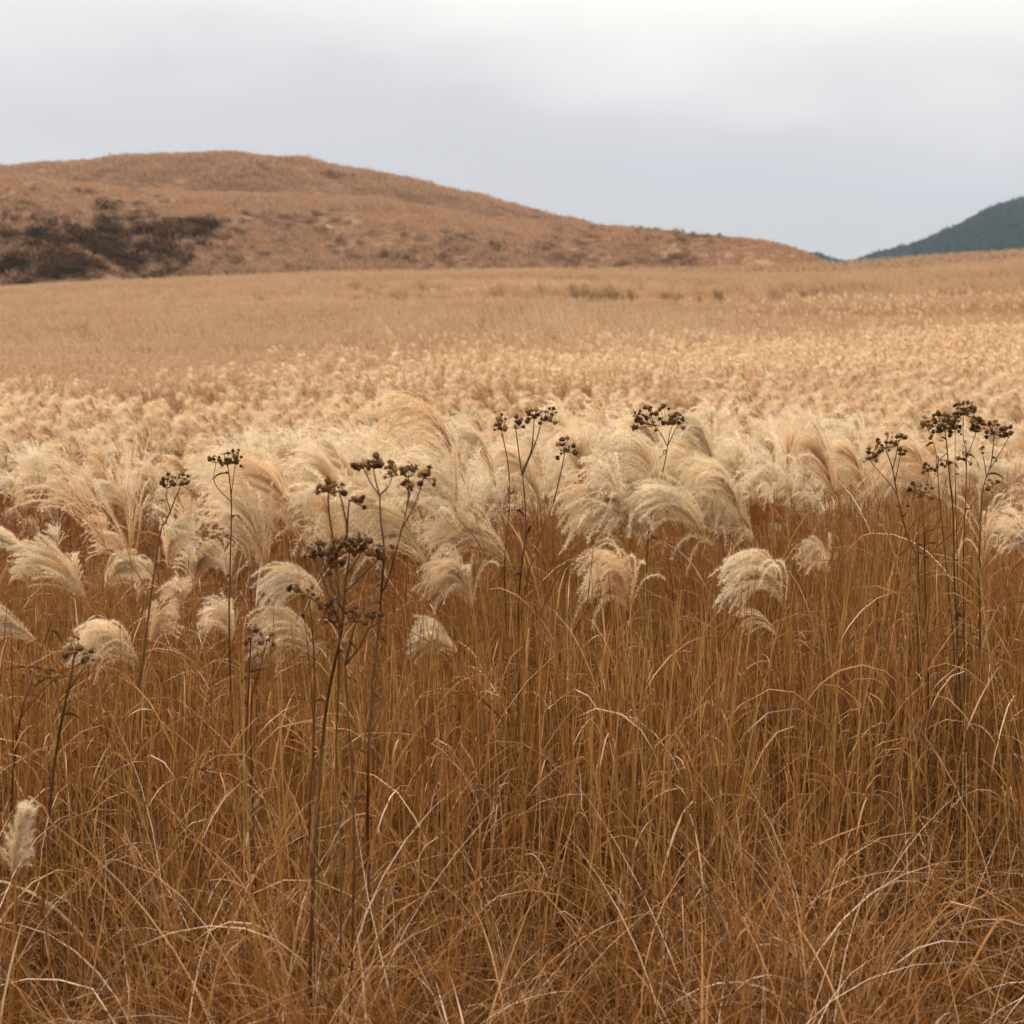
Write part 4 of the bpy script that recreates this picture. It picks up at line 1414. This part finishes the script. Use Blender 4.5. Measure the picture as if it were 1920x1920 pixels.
weed('tallest seed stalk at right, many stems under several dark heads', 4.9,
     [[(1772, 807), (1776, 845), (1781, 901), (1787, 960), (1790, 1100), (1800, 1300)], [(1791, 811), (1791, 890), (1793, 984), (1796, 1150)],
      [(1740, 804), (1751, 832), (1757, 867), (1762, 939), (1776, 1080), (1790, 1250)], [(1806, 777), (1806, 821), (1812, 852), (1811, 927), (1806, 1080)]],
     [([(1740, 806), (1738, 798)], (1730, 780, 1742, 802), 6), ([(1772, 810), (1766, 798)], (1743, 776, 1786, 814), 26), ([(1791, 812), (1790, 800)], (1776, 776, 1803, 808), 14),
      ([(1806, 800), (1806, 778)], (1788, 752, 1828, 780), 20), ([(1812, 856), (1821, 837), (1830, 811)], (1818, 786, 1848, 808), 15),
      ([(1812, 880), (1810, 860)], (1796, 846, 1820, 866), 7), ([(1776, 850), (1762, 860)], (1752, 850, 1780, 876), 5)], rs=0.0042, pod=4.2, seed=8)
weed('seed stalk curving right beside the tallest one, near the right edge', 4.9,
     [[(1864, 819), (1858, 871), (1845, 909), (1839, 965), (1836, 1080), (1838, 1250)]],
     [([(1864, 822), (1864, 814)], (1848, 793, 1880, 815), 14), ([(1856, 879), (1876, 848), (1892, 819)], (1880, 800, 1900, 818), 9),
      ([(1850, 895), (1846, 868), (1842, 850)], (1838, 840, 1847, 852), 2), ([(1846, 905), (1858, 915), (1864, 908)], (1852, 898, 1872, 912), 4)], rs=0.0042, pod=4.2, seed=9)
weed('lower seed stalk with loose heads between the slanting stalk and the tallest at right', 5.1,
     [[(1729, 938), (1733, 1000), (1735, 1100), (1740, 1260)], [(1727, 945), (1722, 1010), (1724, 1150)]],
     [([(1729, 940), (1728, 925)], (1702, 898, 1750, 936), 15), ([(1731, 930), (1738, 905), (1742, 884)], (1728, 866, 1754, 886), 6)], rs=0.0038, pod=4.4, seed=10)
weed('seed stalk with a small flat head above the loose plumes at far left', 4.6,
     [[(337, 915), (313, 973), (302, 993), (290, 1067), (273, 1200), (262, 1330)]],
     [([(320, 958), (313, 935), (313, 916)], (303, 890, 326, 912), 8), ([(337, 915), (338, 910)], (322, 888, 358, 912), 11)], rs=0.0042, pod=4.2, seed=11)
weed('seed stalk with three small heads in front of the field, left of the bank', 4.7,
     [[(427, 872), (431, 905), (434, 950), (432, 1050), (430, 1200)]],
     [([(432, 940), (402, 905), (405, 868)], (393, 853, 412, 868), 5), ([(427, 876), (424, 868)], (412, 848, 434, 876), 7), ([(433, 930), (438, 895), (441, 868)], (432, 844, 453, 870), 7)], rs=0.0038, pod=4.8, seed=12)
weed('low dark seed stalk in the grass at far left with a side branch', 3.6,
     [[(140, 1225), (133, 1270), (122, 1320), (104, 1420), (90, 1560), (78, 1760)]],
     [([(138, 1232), (146, 1222)], (120, 1190, 152, 1226), 8), ([(126, 1300), (150, 1262), (166, 1236)], (154, 1222, 178, 1238), 4), ([(118, 1340), (100, 1290), (94, 1270)], (66, 1254, 116, 1276), 6)], rs=0.006, pod=6.0, seed=13)
weed('bare dark stalk without pods left of the low seed stalk at far left', 4.1,
     [[(97, 1166), (82, 1206), (66, 1250), (45, 1320), (30, 1400), (20, 1560)]], [], rs=0.0045, seed=14)

# a few green blades near the lower right corner
r = np.random.default_rng(9)
p = at(1712, 1930, 4.25)
base = np.array([p[0], p[1], hgt(p[0], p[1])])
n = 4
g = Geo()
d0 = np.array([[-0.25, 0, 1], [0.1, 0, 1], [0.4, 0.1, 1], [-0.5, -0.1, 1.0]])
P, Dd = curves(np.zeros((n, 3)), d0, np.array([0.16, 0.10, 0.09, 0.08]), 6, lambda u, d: DOWN * 0.10 * u)
ribbon(g, P, Dd, np.array([0.012, 0.008, 0.006, 0.006]), np.repeat([[1.0, 0.2, 0]], n, 0), np.full(n, 0.4), np.full(n, 0.6))
o = new_obj('grass_tuft', None, None, base)
tag(o, 'small tuft of fresh green blades on the dark ground at lower right', 'grass tuft')
new_obj('blades', g.mesh('blades', [M_GREEN]), o)

# ------------------------------------------------------------------ thin air between here and the mountains
m = bpy.data.materials.new('haze')
m.use_nodes = True
t = m.node_tree
t.nodes.clear()
pv = N(t, 'ShaderNodeVolumePrincipled')
pv.inputs['Color'].default_value = (0.66, 0.84, 1.0, 1)
pv.inputs['Density'].default_value = 1.2e-4
pv.inputs['Anisotropy'].default_value = 0.2
ou = N(t, 'ShaderNodeOutputMaterial')
t.links.new(pv.outputs[0], ou.inputs['Volume'])
x0, x1, y0, y1, z0, z1 = -6200, 6200, -3200, 6200, -9.5, 300
g = Geo()
g.add([(x, y, z) for z in (z0, z1) for y in (y0, y1) for x in (x0, x1)],
      quads=[(0, 2, 3, 1), (4, 5, 7, 6), (0, 1, 5, 4), (2, 6, 7, 3), (0, 4, 6, 2), (1, 3, 7, 5)])
tag(new_obj('haze', g.mesh('haze', [m], False)), 'thin haze in the air over the whole scene', 'haze', kind='stuff')
